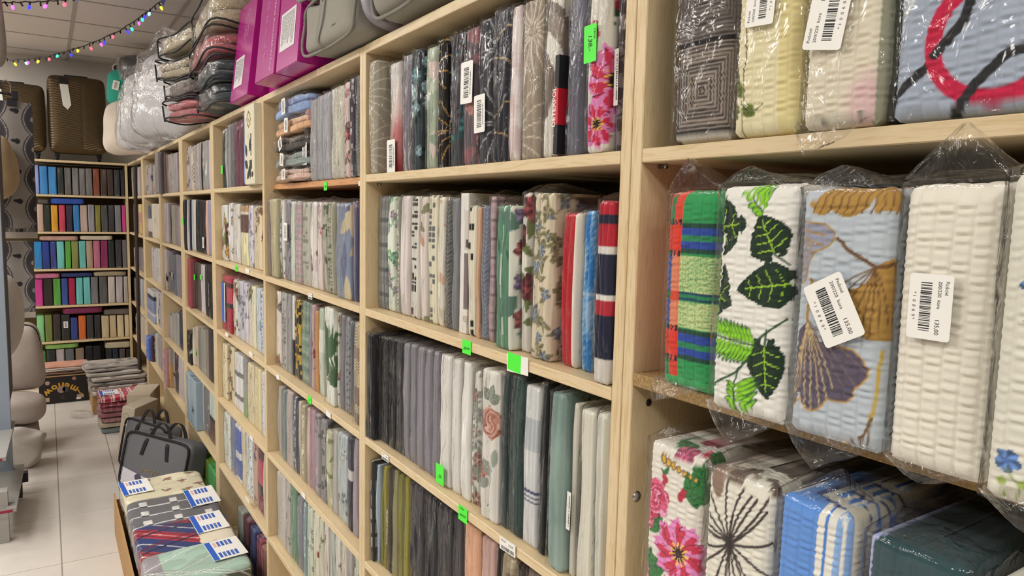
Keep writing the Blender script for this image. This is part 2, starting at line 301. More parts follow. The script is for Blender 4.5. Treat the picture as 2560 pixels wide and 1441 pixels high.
def paint(sty,U,V,w,h,rng):
    k=sty[0]; p=Paint(U,V,sty[1] if len(sty)>1 and isinstance(sty[1],str) and sty[1][:1]=='#' else '#d8d5ce')
    lo,hi=-15,w+70
    def spots(n): 
        n=max(1,int(n*(hi-lo)*(h+60)/(max(w,30)*h)*.75)); return [(rng.uniform(lo,hi),rng.uniform(0,h+50)) for _ in range(n)]
    if k=='P': p.C*= (1+.045*n2(U,V,(.05,.012),rng))[:,None]
    elif k=='SH2':
        for _ in range(5): x=rng.uniform(0,w); p.stroke([(x,0),(x+rng.uniform(-12,12),h*.12),(x+rng.uniform(-18,18),h*.34)],2.2,sty[2])
    elif k=='FL':
        _,b,pet,lf,size,n=sty
        for x,y in spots(n):
            r=size*rng.uniform(.32,.55)
            for _ in range(3): p.leaf(x,y,rng.uniform(0,6.28),r*2.0,r*.7,lf)
            p.flower(x,y,r,pet[rng.integers(len(pet))],rng,int(rng.integers(4,7)),pet[rng.integers(len(pet))])
    elif k=='FL2':
        p.C[:]=hx(sty[2]); gm=(U<w*.86)&(V<h*1.3); p.put(gm,sty[1]); p.put(gm&(np.abs(U-w*.45-2*np.sin(V/30))<1.6),'#dfe3da')
        for y in (30,95,150,215): p.leaf(w*1.35,y,rng.uniform(0,6),60,34,'#5f8273'); p.flower(w*1.5,y+25,20,['#b06a6c','#a48fb8'][y%2],rng)
        p.mix(gm&(n2(U,V,(.12,.03),rng)>1.1),'#3e6b54',.8)
    elif k=='LF':
        _,b,cs,size,n=sty
        for x,y in spots(n): p.leaf(x,y,rng.uniform(0,6.28),size*rng.uniform(.8,1.3),size*.42,cs[rng.integers(len(cs))])
    elif k=='LN':
        _,b,c,sp=sty; n=max(2,int(h/105)); cs=[(rng.choice([-25,w*.5,w+25]),h*(j+.5)/n+rng.uniform(-20,20)) for j in range(n)]
        dd=np.stack([np.hypot(U-x,(V-y)*.8) for x,y in cs]); j=dd.argmin(0); d=dd.min(0); cx=np.array([q[0] for q in cs])[j]; cy=np.array([q[1] for q in cs])[j]
        ang=np.arctan2(V-cy,U-cx); wl=np.abs(((ang/(sp/34.)+.10*np.sin(d/14))%1)-.5)*(sp/34.)*np.maximum(d,6); p.blend(np.arange(len(U)),np.where(d>9,(1.0-wl)/1.2+.5,0),c)
    elif k=='SW':
        for cx,cy,sp in ((-40,h*.45,70),(w+80,h*.1,85)): d=np.hypot(U-cx,V-cy); p.put((((d/sp)%1)<.38)&(d<170),sty[2])
        p.mix(((np.hypot(U+40,V-h*.45)/70)%1>.8),'#6d6259',.7)
    elif k=='GR':
        cs=np.array([hx(c) for c in sty[1]]); t=np.clip(1-V/h+.07*n2(U,V,(.06,.06),rng),0,1)*(len(cs)-1); i=np.clip(t.astype(int),0,len(cs)-2); f=(t-i)[:,None]; p.C=cs[i]*(1-f)+cs[i+1]*f
    elif k=='TD':
        t=np.clip(.5+.75*n2(U,V,(.10,.075),rng,9)+.35*n2(U,V,(.5,.4),rng,6),0,1)[:,None]; p.C=hx(sty[1])*(1-t)+hx(sty[2])*t; p.put(np.abs(V-h*.49)<1.6,sty[2])
    elif k=='BK':
        _,b,c,L=sty
        for cx,ww in ((w*.30,w*.16),(w*.62,w*.13),(w+15,8),(w+38,8)):
            j=np.floor(V/(L*.62)).astype(int); r=np.sin(j*12.9898+cx)*43758.5; p.put((np.abs(U-cx)<ww)&((r-np.floor(r))<.42)&((V/(L*.62))%1<.72),c)
    elif k=='PL':
        _,b,a,c,sz=sty
        for q in (U,V): p.mix(((q/sz)%1)<.34,a,.5); p.mix(np.abs(((q/sz)%1)-.62)<.07,c,.7)
    elif k=='CK':
        j=np.sin(np.floor(V/11)*12.99+np.floor(U/9)*78.2)*43758.5; p.put((j-np.floor(j))<.42,sty[2])
    elif k=='CK2': p.put((np.abs(U-w*.5)+np.abs((V%24)-12))<min(9,w*.3),sty[2]); p.put((np.abs(U-w*.95)+np.abs(((V+12)%24)-12))<7,sty[2])
    elif k=='HB': p.put((((U*np.where((U//12)%2<1,1,-1)+V)/9)%1)<.42,sty[2])
    elif k=='HB2':
        p.put((((U+V)/8)%1)<.42,sty[2]); m=(V<h*.38)&(V>h*.2)|(V<h*.12); p.put(m,'#7d6b60'); p.put((np.abs(V-h*.70)<18)|(U<w*.3),'#8d7c6e')
    elif k=='DT': p.put((np.hypot((U-w*.5),((V%19)-9.5))<3.4),sty[2]); p.put(np.hypot((U-w*.9),((V+8)%23-11))<3,sty[2])
    elif k=='SV2': p.put(U>w*.72,sty[2])
    elif k=='SH':
        v0=-1e9
        for f,c in sty[1]: p.put((V/h>=v0)&(V/h<f if f<1 else np.ones(len(V),bool)),c); v0=f
        p.C*=(1+.03*n2(U,V,(.3,.05),rng))[:,None]
    elif k=='ZZ': p.put(np.abs(U-w*.4-w*.3*np.sin(V/13))<4.5,sty[2])
    elif k=='TR':
        for x in (w*.15,w*.5,w*.85,w+25,w+50): p.put(np.abs(U-x-5*np.sin(V/14+x))<1.5,sty[2])
        for x,y in spots(26): p.leaf(x,y,rng.uniform(0,6.28),15,7,sty[2])
    elif k=='PM':
        for j,(x,y,a) in enumerate(((w*.9,h*.5,2.0),(w*.7,h*.35,2.6),(w*.2,h*.85,4.4),(w*1.3,h*.2,1.9))):
            for q in range(-6,7): p.leaf(x,y,a+q*.16,120-abs(q)*5,9,sty[2])
    elif k=='MD':
        for cy in range(-20,int(h)+60,78):
            for cx in (w*.25,w*.25+62):
                d=np.hypot(U-cx,V-cy); a=np.arctan2(V-cy,U-cx); p.put((d<30)&(d>13)&(np.abs(np.sin(a*6))>.35),sty[2]); p.put((d<11)&(d>8),sty[2])
                for q in range(3): p.leaf(cx+20,cy+39,q*2.1+.5,16,10,sty[2])
    elif k=='PE':
        p.C[:]=hx('#e2dfd6')
        for x,y,a in ((8,30,1.2),(70,60,2.5),(20,60,5.2),(65,155,4.9),(5,20,.3)): p.leaf(x,y,a,44,24,'#2f7d3e','#164f28')
        p.peony(26,38,36,rng); p.peony(52,98,50,rng); p.rose(8,160,22,rng)
        for x,y,r in ((28,262,6),(40,270,5),(50,276,4)): p.ell(x,y,r*1.1,r*1.3,0,'#2a2a2a'); p.ell(x,y,r*.85,r*1.05,0,'#e3b04a')
        for x,y in ((16,222),(22,220),(19,214)): p.ell(x,y,4,5,0,'#b02a48')
        p.leaf(18,226,1.2,11,7,'#2a6b38'); p.leaf(18,226,2.4,10,6,'#2a6b38'); p.leaf(54,180,1.4,34,12,'#2a6b38'); p.ell(56,200,5,8,0,'#b02a48'); p.stroke([(50,168),(58,190)],1.4,'#2a6b38')
    elif k=='RO':
        p.C[:]=hx('#dddad2'); 
        for a,L in ((.4,34),(1.2,36),(2.2,30)): p.leaf(w*.55,h*.80,a,L,20,'#7d8578','#a9afa2')
        p.rose(w*.62,h*.66,33,rng,('#c08d7c','#a5604e','#d9b3a4','#8f4a3c')); p.flower(w*.18,h*.33,20,'#b9705c',rng); p.leaf(w*.75,h*.30,2.3,44,22,'#8d938a','#b5b9ae'); p.leaf(w*.62,h*.28,3.6,40,20,'#8d938a'); p.leaf(w*.9,h*.5,4.6,36,18,'#99a096')
        p.stroke([(w*.75,h*.30),(w*.60,h*.18),(w*.48,h*.10)],1.6,'#4a4a44'); p.stroke([(w*.58,h*.45),(w*.78,h*.35)],1.4,'#4a4a44')
    elif k=='CD':
        p.put((U>w*.55)&(V>h*.18)&(V<h*.58),sty[2]); p.put((U>w*.55)&(V>h*.6)&(V<h*.88),'#cfc9c5'); p.put((U>w*.7)&(V>h*.62)&(V<h*.68),'#5f5756')
    return p.C
# kora packs (U from the far edge to the near edge of the face, V from the bottom)
def kora(k,U,V,w,h,rng):
    X=lambda a:a*w
    if k=='cream': return Paint(U,V,'#ebe6d8').C
    if k=='plaid':
        p=Paint(U,V,'#2f9a58'); u=U/w; v=V/h
        s=np.sin(U*3.1)*np.sin(V*2.7)+.6*n2(U,V,(1.3,1.1),rng)
        pale=((v>.32)&(v<.45))|((v>.50)&(v<.68)); p.put(pale,'#c9d99a'); p.mix(pale&(s>.45),'#4aa05f',.75)
        p.put(((v>.455)&(v<.50)),'#26466a'); p.put(np.abs(v-.478)<.008,'#2f8a5c')
        for a,b in ((.17,.30),(.705,.83)): p.put((v>a)&(v<b)&(u>.36),'#2c4ba5'); p.put((v>a+.05)&(v<a+.075)&(u>.36),'#2f8a5c'); p.put((np.abs(v-a)<.012)|(np.abs(v-b)<.012),'#1f4a3c')
        r=(u>.20)&(u<.36); p.put(r,'#d8452f'); p.mix(r&pale,'#e8b58a',.6); rr=(u<.09); p.put(rr,'#cf4a35'); p.mix(rr&pale,'#dfb591',.6); p.put((u>=.09)&(u<.2)&pale,'#4a5f9a'); p.mix((u>=.09)&(u<.2)&~pale,'#3c6a50',.6)
        for a,b in ((.17,.30),(.705,.83)): p.mix((v>a)&(v<b)&(u<.36)&(u>.09),'#e03a2c',.85)
        for q in (.155,.31,.69,.845): p.mix((np.abs(v-q)<.014)&(u<.36)&(((u*26)%2)<1),'#1b2036',.9)
        p.put(v<.06,'#3fae66'); return p.C
    if k=='leaf':
        p=Paint(U,V,'#ecebe4'); D='#16301f'; Vn='#9fce3a'; Lg='#8fd626'
        def fern(pts,n,L,W,side=(1,-1),flip=1):
            pts=np.asarray(pts,float)
            for q in range(n):
                t=q/(n-1)*(len(pts)-1); i=min(int(t),len(pts)-2); P=pts[i]+(pts[i+1]-pts[i])*(t-i); d=pts[i+1]-pts[i]; a=math.atan2(d[1],d[0])
                for sd,LL in side:
                    ln=LL*(1-.25*abs(q/(n-1)-.4)); p.leaf(P[0],P[1],a+sd*1.05,ln,W,'#2d5a30'); p.leaf(P[0],P[1],a+sd*1.05,ln*.88,W*.72,Lg)
            p.stroke(pts,1.5,'#23452c')
        # monstera leaves cut by the far edge
        p.leaf(X(-.28),h*.80,R(8),X(.72),62,D,Vn,1.0,False,3.4); p.leaf(X(-.32),h*.58,R(-22),X(.66),72,D,Vn,1.0,False,3.2); p.leaf(X(-.1),h*.93,R(-60),30,26,D)
        # heart leaves
        p.leaf(X(.80),h*.715,R(118),X(.46),50,D,Vn,1.1,True); p.leaf(X(1.00),h*.60,R(190),X(.66),46,D,Vn,1.1,True); p.leaf(X(.74),h*.335,R(-84),h*.23,46,D,Vn,1.1,True)
        p.stroke([(X(.80),h*.715),(X(.97),h*.675)],2,'#1d3a26'); p.stroke([(X(.98),h*.455),(X(.83),h*.41),(X(.60),h*.335)],2.2,'#23452c'); p.stroke([(X(.76),h*.40),(X(.75),h*.335)],2,'#23452c')
        p.stroke([(X(.55),h*.265),(X(.38),h*.19),(X(.0),h*.10)],2.4,'#23452c'); p.stroke([(X(.42),h*.205),(X(.36),h*.12),(X(.41),h*.02)],1.8,'#23452c')
        fern([(X(.60),h*.325),(X(.3),h*.33),(X(-.05),h*.345)],13,30,6.5,((1,30),(-1,26)))
        fern([(X(.62),h*.885),(X(.50),h*.93),(X(.40),h*1.0)],6,36,7,((-1,44),(1,12)))
        fern([(X(.41),h*.0),(X(.37),h*.07),(X(.37),h*.125)],6,36,7,((-1,42),(1,14)))
        return p.C
    if k=='gink':
        p=Paint(U,V,'#bcc6cf'); g='#b08a45'; G='#5c5466'; ln='#d8bd84'; br='#6b4a2c'
        Q=lambda pts:[(X((x-150)/(1050-150)),h*(1-(y-250)/2270)) for x,y in pts]       # crop measure of the face
        Q2=lambda pts:[(X((x-40)/(960-40)),h*(1-(y+1370-250)/2270)) for x,y in pts]
        p.poly(Q([(250,380),(300,440),(320,480),(420,482),(490,445),(560,490),(620,505),(700,490),(790,440),(830,380),(860,350),(850,430),(880,470),(930,440),(1100,460),(1100,-200),(600,-200),(330,250)]),g)
        for x in range(300,1100,75): p.stroke(Q([(x+170,120),(x+60,330),(x,470)]),1.2,br)
        m=p.poly(Q([(100,545),(430,565),(520,620),(535,690),(490,755),(340,830),(290,960),(270,1080),(230,1110),(100,1100)]),'#9a9cb0')
        for q in ([(150,545),(430,565),(520,620),(535,690),(490,755),(340,830),(290,960),(270,1080),(230,1110),(120,1105)],[(150,600),(300,640),(440,660)],[(150,650),(300,720),(430,750)],[(150,690),(310,780),(330,840)],[(180,760),(270,880)],[(170,900),(210,1080)],[(150,750),(190,850),(240,970)]): p.stroke(Q(q),1.6,g)
        p.poly(Q([(910,905),(1010,850),(1100,830),(1100,1530),(900,1530),(820,1500),(740,1460),(640,1420),(480,1200),(620,1140),(760,1105),(840,1050),(890,980)]),g)
        for x,y in ((520,1170),(600,1230),(660,1300),(740,1400),(820,1490),(900,1510),(980,1500),(1060,1400)): p.stroke(Q([(910,915),((910+x)/2+15,(915+y)/2-30),(x,y)]),1.1,br)
        p.stroke(Q([(560,690),(610,720),(650,770),(720,815),(800,850),(905,910),(1010,905),(1100,860)]),3.2,br)
        p.poly(Q2([(215,70),(100,190),(70,500),(20,890),(110,880),(150,820),(165,700),(185,800),(240,880),(310,890),(390,850),(450,750),(560,745),(640,735),(700,680),(715,590),(760,560),(820,480),(825,410),(770,340),(680,265),(520,260),(350,240),(260,150)]),G)
        for x,y in ((60,880),(110,870),(165,700),(240,870),(300,880),(390,850),(450,740),(510,640),(600,600),(710,560),(800,430)): p.stroke(Q2([(222,80),((215+x)/2-(12 if x<300 else -25),(70+y)/2),(x,y)]),1.3,ln if x<520 else '#7d6a66')
        p.stroke(Q2([(70,890),(110,880),(150,820),(185,800),(240,880),(310,890),(390,850),(450,750),(560,745),(640,735),(700,680),(715,590),(760,560),(820,480),(825,410),(770,340),(680,265),(520,260)]),1.5,'#c79a50')
        p.stroke(Q2([(215,70),(205,10),(215,-30),(240,-300)]),4,'#a9854a'); p.stroke(Q2([(935,250),(905,420),(900,650),(890,760),(860,840)]),4,'#c9ac55'); p.stroke(Q2([(870,830),(820,980),(700,1080),(640,1120),(660,1170),(760,1165),(830,1195),(900,1150)]),2,br); p.stroke(Q2([(870,830),(780,1100)]),1.4,br); p.stroke(Q2([(870,830),(850,1150)]),1.4,br)
        p.stroke(Q2([(620,1110),(520,1240)]),5,'#d9c06a'); return p.C
    if k=='squares':
        u=U-6; p=Paint(U,V,'#4d4845'); cy=np.where(V<112,56,172); cu=w*.55; d=np.maximum(np.abs(U-cu),np.abs(V-4-cy)*.95); m=(((d/4.4)%1)<.5); p.put(m&(V<112),'#9b8f84'); p.put(m&(V>=112),'#77706c')
        p.put((V<9),'#c9c5ba'); p.put((np.abs(V-12)<3)|(np.abs(V-116)<3)|(U<7),'#1c1a1c'); p.put((U<0)&(np.abs(U+6)<1.5),'#c9c5ba'); return p.C
    if k=='yellow':
        p=Paint(U,V,'#e9e0b9'); p.mix(U>w*.72,'#e2d28c',.6); p.stroke([(w*.18,0),(w*.2,18),(w*.17,40)],1.3,'#4a4f38'); p.stroke([(w*.22,40),(w*.2,70),(w*.24,85),(w*.22,120)],1.4,'#3c3f34'); p.stroke([(w*.2,36),(w*.42,28),(w*.5,34)],1.2,'#4a4f38')
        for x,y,a,L in ((w*.18,44,2.2,24),(w*.2,34,-.6,20),(w*.1,20,1.9,22),(w*.02,55,1.2,18)): p.leaf(x,y,a,L,15,'#6f7d3c','#47522c')
        return p.C
    if k=='blush':
        p=Paint(U,V,'#e3dbc6'); p.blend(np.arange(len(U)),np.clip(1.2-np.hypot(U-w*.86,(V-22)*.7)/22,0,.75),'#dcb4ba'); p.put(U>w*.97,'#9a9b84'); p.stroke([(w*.3,8),(w*.7,11)],2.4,'#4a4a42'); p.leaf(w*.7,10,.1,16,7,'#5d6a4a'); return p.C
    if k=='ring':
        p=Paint(U,V,'#a9b4c6'); d=np.hypot(U-w*.67,V-63); p.stroke([(0,22),(w*.25,45),(w*.48,80),(w*.62,150)],8,'#2a2b2e'); p.stroke([(w*.4,-5),(w*.55,24),(w*.75,48),(w*1.1,52)],8,'#2a2b2e'); p.blend(np.arange(len(U)),np.minimum(56-d,d-42)/1.5+.5,'#c81f48')
        p.stroke([(w*.30,55),(w*.47,78),(w*.52,100)],8,'#2a2b2e'); p.stroke([(w*.45,5),(w*.58,28)],8,'#2a2b2e'); p.stroke([(w*.05,92),(w*.12,105),(w*.12,118)],6,'#d5d9dc'); return p.C
    if k=='rosewhite':
        p=Paint(U,V,'#e6e1d6')
        for x,y,a in ((8,70,1.5),(16,130,4.4),(5,150,.8),(10,115,5.4),(88,205,2.0),(86,228,1.4),(78,214,.5),(15,60,.6),(30,40,2.2),(4,100,.4),(w*.95,h+18,.4),(w*.7,h+10,2.6)): p.leaf(x,y,a,46,26,'#2f7a3c','#173f22')
        p.rose(20,197,27,rng); p.peony(64,142,44,rng); p.peony(56,72,36,rng); p.rose(0,96,13,rng); p.rose(4,165,15,rng); p.flower(w*.65,h+6,16,'#d4668a',rng); p.rose(w*.95,h+22,15,rng); p.flower(w*.6,h+55,16,'#a8455a',rng)
        for q in range(7): x=w*.33+q*8.6; y=h-18-q*1.8; r=4.9-q*.4; p.ell(x,y,r,r*1.25,.3,'#3a2a12'); p.ell(x,y,r*.75,r,.3,'#e0ae3c')
        for x,y in ((34,229),(38,226),(35,221)): p.ell(x,y,3.4,4.4,0,'#b3243f')
        p.leaf(36,232,1.2,12,7,'#2a6b38'); p.leaf(36,232,2.6,10,6,'#2a6b38')
        for x,y in ((62,212),(66,218)): p.ell(x,y,4.6,6,0,'#b3243f')
        return p.C
    if k=='spider':
        p=Paint(U,V,'#e6e2d4'); cx,cy=w*.44,h*.70
        tp=V>h; p.mix(tp&(n2(U,V,(.13,.1),rng)>.35),'#9a8a78',.9); p.mix(tp&(n2(U,V,(.11,.12),rng)<-.6),'#6a5a50',.9); p.ell(w*.18,h-8,10,26,.15,'#8d7466')
        for a,L in ((92,.5),(78,.5),(60,.52),(40,.6),(25,.6),(8,.6),(-6,.6),(-22,.62),(-38,.62),(-62,.6),(-84,.62),(-96,.62),(-118,.62),(-140,.55),(-158,.5),(176,.5),(160,.5),(142,.55),(126,.55),(108,.5)):
            a=R(a); r=np.linspace(0,1,8); bend=.25*np.sin(a*3); p.stroke([(cx+L*150*t*math.cos(a+bend*t)*(.62 if abs(math.sin(a))<.6 else .8)+1.0*math.sin(t*40),cy+L*150*t*math.sin(a+bend*t)*(.92 if a>0 and a<3 else 1.25)) for t in r],2.6,'#241a18')
        p.ell(cx,cy,6,6,0,'#241a18'); return p.C
    if k=='bluestripe':
        p=Paint(U,V,'#5f93dc'); 
        for a,b,c in ((.60,.68,'#e9e6da'),(.68,.72,'#4a86d8'),(.72,.82,'#e6e4da'),(.82,.90,'#8fb4e4'),(.90,.96,'#ece9dd'),(.96,1.06,'#8ab0e2'),(1.06,1.5,'#e6e2cc'),(1.5,1.6,'#5b8fd4'),(1.6,1.75,'#e6e2cc'),(1.75,1.95,'#5b8fd4'),(1.95,9,'#dcdcd0')): p.put((U/w>a)&(U/w<=b),c)
        m=V>h+12; p.put(m&(((V-h)/14+U*.03)%3<1),'#dcdcd0'); p.mix(m&(((V-h)/14+U*.03)%3>2.6),'#2c3f7a',.9); p.ell(w*1.02,h*.36,16,26,0,'#2c4ab8'); return p.C
    if k=='teal':
        p=Paint(U,V,'#2c4a50'); p.put(U<w*.06,'#a9b0d8'); p.ell(0,h*.72,8,16,0,'#7f9be0'); m=(V>h+25)&(n2(U,V,(.06,.06),rng)>.9); p.put(m,'#8d8f96'); return p.C
    p=Paint(U,V,'#e3e1d3')     # blue sprig
    for _ in range(14):
        x,y=rng.uniform(-5,w+30),rng.uniform(0,h); p.flower(x,y,10,'#6f97d6',rng,5,'#4a74bd')
        p.stroke([(x,y-6),(x+10,y-18),(x+6,y-30),(x-4,y-26)],1.4,'#8fa055')
        for q in range(4): p.ell(x+rng.uniform(-6,14),y-18+rng.uniform(-8,6),3.6,3,0,'#a3b85e')
    return p.C
# ---------------------------------------------------------------- folded cloth packs in film
def pack_geo(w,h,d,nu,nv,ns,L,groove,bulge,r,rng,kora_amp=0.,amp=.0012,ntop=6,sd=.06,topfine=None,nc=4):
    r=min(r,w*.3); ca=[R(a) for a in np.linspace(-90,0,nc+2)[1:-1]]
    fx=np.linspace(-w/2+r,w/2-r,nu); pts=[(x,0.) for x in fx]
    pts+=[(w/2-r+r*math.cos(a),r+r*math.sin(a)) for a in ca]
    sy=np.concatenate([np.linspace(r,min(sd,d-r),ns),np.linspace(min(sd,d-r),d-r,4)[1:]]); pts+=[(w/2,y) for y in sy]
    pts+=[(w/2-r,d),(0,d),(-w/2+r,d)]; pts+=[(-w/2,y) for y in np.linspace(d-r,r,4)]
    pts+=[(-w/2+r-r*math.cos(a),r+r*math.sin(a)) for a in ca[::-1]]
    P=np.array(pts); M=len(P); half=min(w,d)/2
    prof=[(0.,half),(0.,half*.5),(0.,r)]+[(r-r*math.sin(R(a)),r-r*math.cos(R(a))) for a in (60,30)]
    nb=len(prof); prof+=[(z,0.) for z in np.linspace(r,h-r,nv)]
    prof+=[(h-r+r*math.sin(R(a)),r-r*math.cos(R(a))) for a in (25,50,75)]
    ins=np.linspace(r,half,ntop) if topfine is None else np.concatenate([np.linspace(r,half,max(ntop,int(half/topfine)))])
    prof+=[(h,i) for i in ins]; prof=np.array(prof); N=len(prof)
    Z=np.repeat(prof[:,0],M); I=np.repeat(prof[:,1],M); X0=np.tile(P[:,0],N); Y0=np.tile(P[:,1],N)
    X=np.clip(X0,-w/2+I,w/2-I); Y=np.clip(Y0,I,d-I)
    top=(Z>h-r*.8); lvl=np.repeat(np.arange(N),M)
    front=np.clip(1-Y/(r*1.2),0,1); right=np.clip(1-(w/2-X)/(r*1.2),0,1)*(1-front)
    U=np.where(Y>=d-1e-4,X+w/2,X+w/2+np.where(X>0,Y,-Y)*(np.abs(X)>w/2-r-1e-5))
    capm=I>r*.99; U=np.where(capm,X+w/2,U); V=np.where(top,h+np.minimum(Y,d),Z); V=np.where(capm&(Z<h*.5),-Y,V)
    u=np.clip(X/w+.5,0,1); wob=.10*snoise(np.stack([Z*14,X*0],1),(1,1),rng,3)/L+.03*snoise(np.stack([Z*60,X*0],1),(1,1),rng,3)/L
    if L>1: g=1-np.abs(np.sin(np.pi*np.clip(L*(u+wob*np.sin(np.pi*u)),0,L)))**.55
    else: g=np.zeros_like(u)
    g=np.where((u<.02)|(u>.98),0,g)
    bul=np.clip(1-(2*u-1)**4,0,1)*np.clip(np.sin(np.pi*np.clip(Z/h,0,1)),0,1)**.4
    Yn=Y+front*(groove*g-bulge*bul); Zn=Z-np.where(capm&top,groove*.8*g,0)
    if amp:
        nz=snoise(np.stack([U*140,V*30],1),(1,1),rng,5); n3=snoise(np.stack([U*40,V*14],1),(1,1),rng,4)
        a=amp*nz+amp*1.6*n3; Yn=Yn-front*a; X=X+right*a; Zn=Zn+np.where(capm&top,a*.6,0)
    if kora_amp:
        cw=.0145; j=np.floor(U/cw); fr=U/cw-j; ph=(np.sin(j*12.9898+rng.uniform(0,9))*43758.5)%1*6.28
        wv=np.sin(2*np.pi*V/.0074+ph+1.6*snoise(np.stack([j*3.7,V*90],1),(1,1),rng,4)); am=.55+.45*np.sin(V*260+j*2.1+ph)
        k=kora_amp*np.sin(np.pi*fr)**.8*wv*am; k=k-kora_amp*.5*(np.abs(fr-.5)>.44)
        Yn=Yn-front*k; X=X+right*k; Zn=Zn+np.where(capm&top,k,0)
    F=gridF(N,M,True)
    return np.stack([X,Yn,Zn],1),F,U*1000,V*1000
def film_geo(w,h,d,nu,nv,off,rng,amp=.0016,top=.010,tip=1.,bulge=.004,seam=.25,depth=.10,fz=55.):
    """thin clear bag round a pack; the top closes in a seam that can rise to a narrower tip"""
    W=w/2+off; D=min(d,depth)
    xs=np.linspace(-W,W,nu); P=[(x,-off-bulge*(1-(x/W)**4)) for x in xs]+[(W,y) for y in np.linspace(.012,D,5)]+[(x,D) for x in np.linspace(W,-W,4)[1:-1]]+[(-W,y) for y in np.linspace(D,.012,4)]
    P=np.array(P); M=len(P); zs=np.linspace(.002,h+off,nv); V=[];
    for z in zs: V.append(np.c_[P,np.full(M,z)])
    ys=D*seam
    for t in (.25,.55,.8,1.):
        q=P.copy(); q[:,1]=P[:,1]*(1-t)+ys*t; q[:,0]*=1-(1-tip)*t; V.append(np.c_[q,np.full(M,h+off+top*t)])
    V=np.vstack(V); N=nv+4
    n=snoise(V,(150,60,fz),rng,6); c=V[:,:2]-np.array([0,D*.4]); c/=np.linalg.norm(c,axis=1)[:,None]+1e-6
    V[:,:2]+=c*(amp*np.clip(n,-.8,2.2))[:,None]; V[:,2]+=amp*.6*snoise(V,(90,60,20),rng,4)*(V[:,2]>h)
    return V,gridF(N,M,True)
def flap_geo(w,L,tipx,rng,back=.04,amp=.0015,fwd=.0,nu=14,nl=7):
    """spare film folded to a point: hangs below (L<0) or stands above (L>0) the end of a pack"""
    V=[]
    for t in np.linspace(0,1,nl):
        s=1-t; xs=np.linspace(-w/2,w/2,nu)*(s*.97+.03)+tipx*t
        V.append(np.c_[xs,np.full(nu,-.004+fwd*t)-.004*np.sin(np.pi*t),np.full(nu,L*t)]); V.append(np.c_[xs[::-1],np.full(nu,back*s+fwd*t+.002),np.full(nu,L*t)])
    A=[np.vstack([V[2*i],V[2*i+1]]) for i in range(nl)]; V=np.vstack(A); V+=np.stack([snoise(V,(80,80,120),rng,5) for _ in range(3)],1)*amp
    return V,gridF(nl,2*nu,True)
ORD=['','first','second','third','fourth','fifth','sixth','seventh','eighth','ninth','tenth','eleventh','twelfth','thirteenth','fourteenth','fifteenth','sixteenth','seventeenth','eighteenth','nineteenth','twentieth','twenty-first','twenty-second','twenty-third','twenty-fourth']
SHN={1:'top',2:'second',3:'third',4:'fourth',5:'fifth',6:'sixth'}
BAYN={'A':'nearest','B':'second','C':'third','D':'fourth','E':'fifth','F':'sixth','G':'seventh','I':'eighth'}
ZS={0:2.045,1:1.740,2:1.4145,3:1.090,4:.765,5:.442,6:.115}
BAYS={'A':(-.62,.699),'B':(.740,1.659),'C':(1.697,2.620),'D':(2.645,3.524),'E':(3.602,4.412),'F':(4.528,5.362),'G':(5.448,6.352),'I':(6.47,7.975)}
DET={'B':(.0020,.0027,True),'C':(.0034,.0042,True),'D':(.005,.0055,True)}
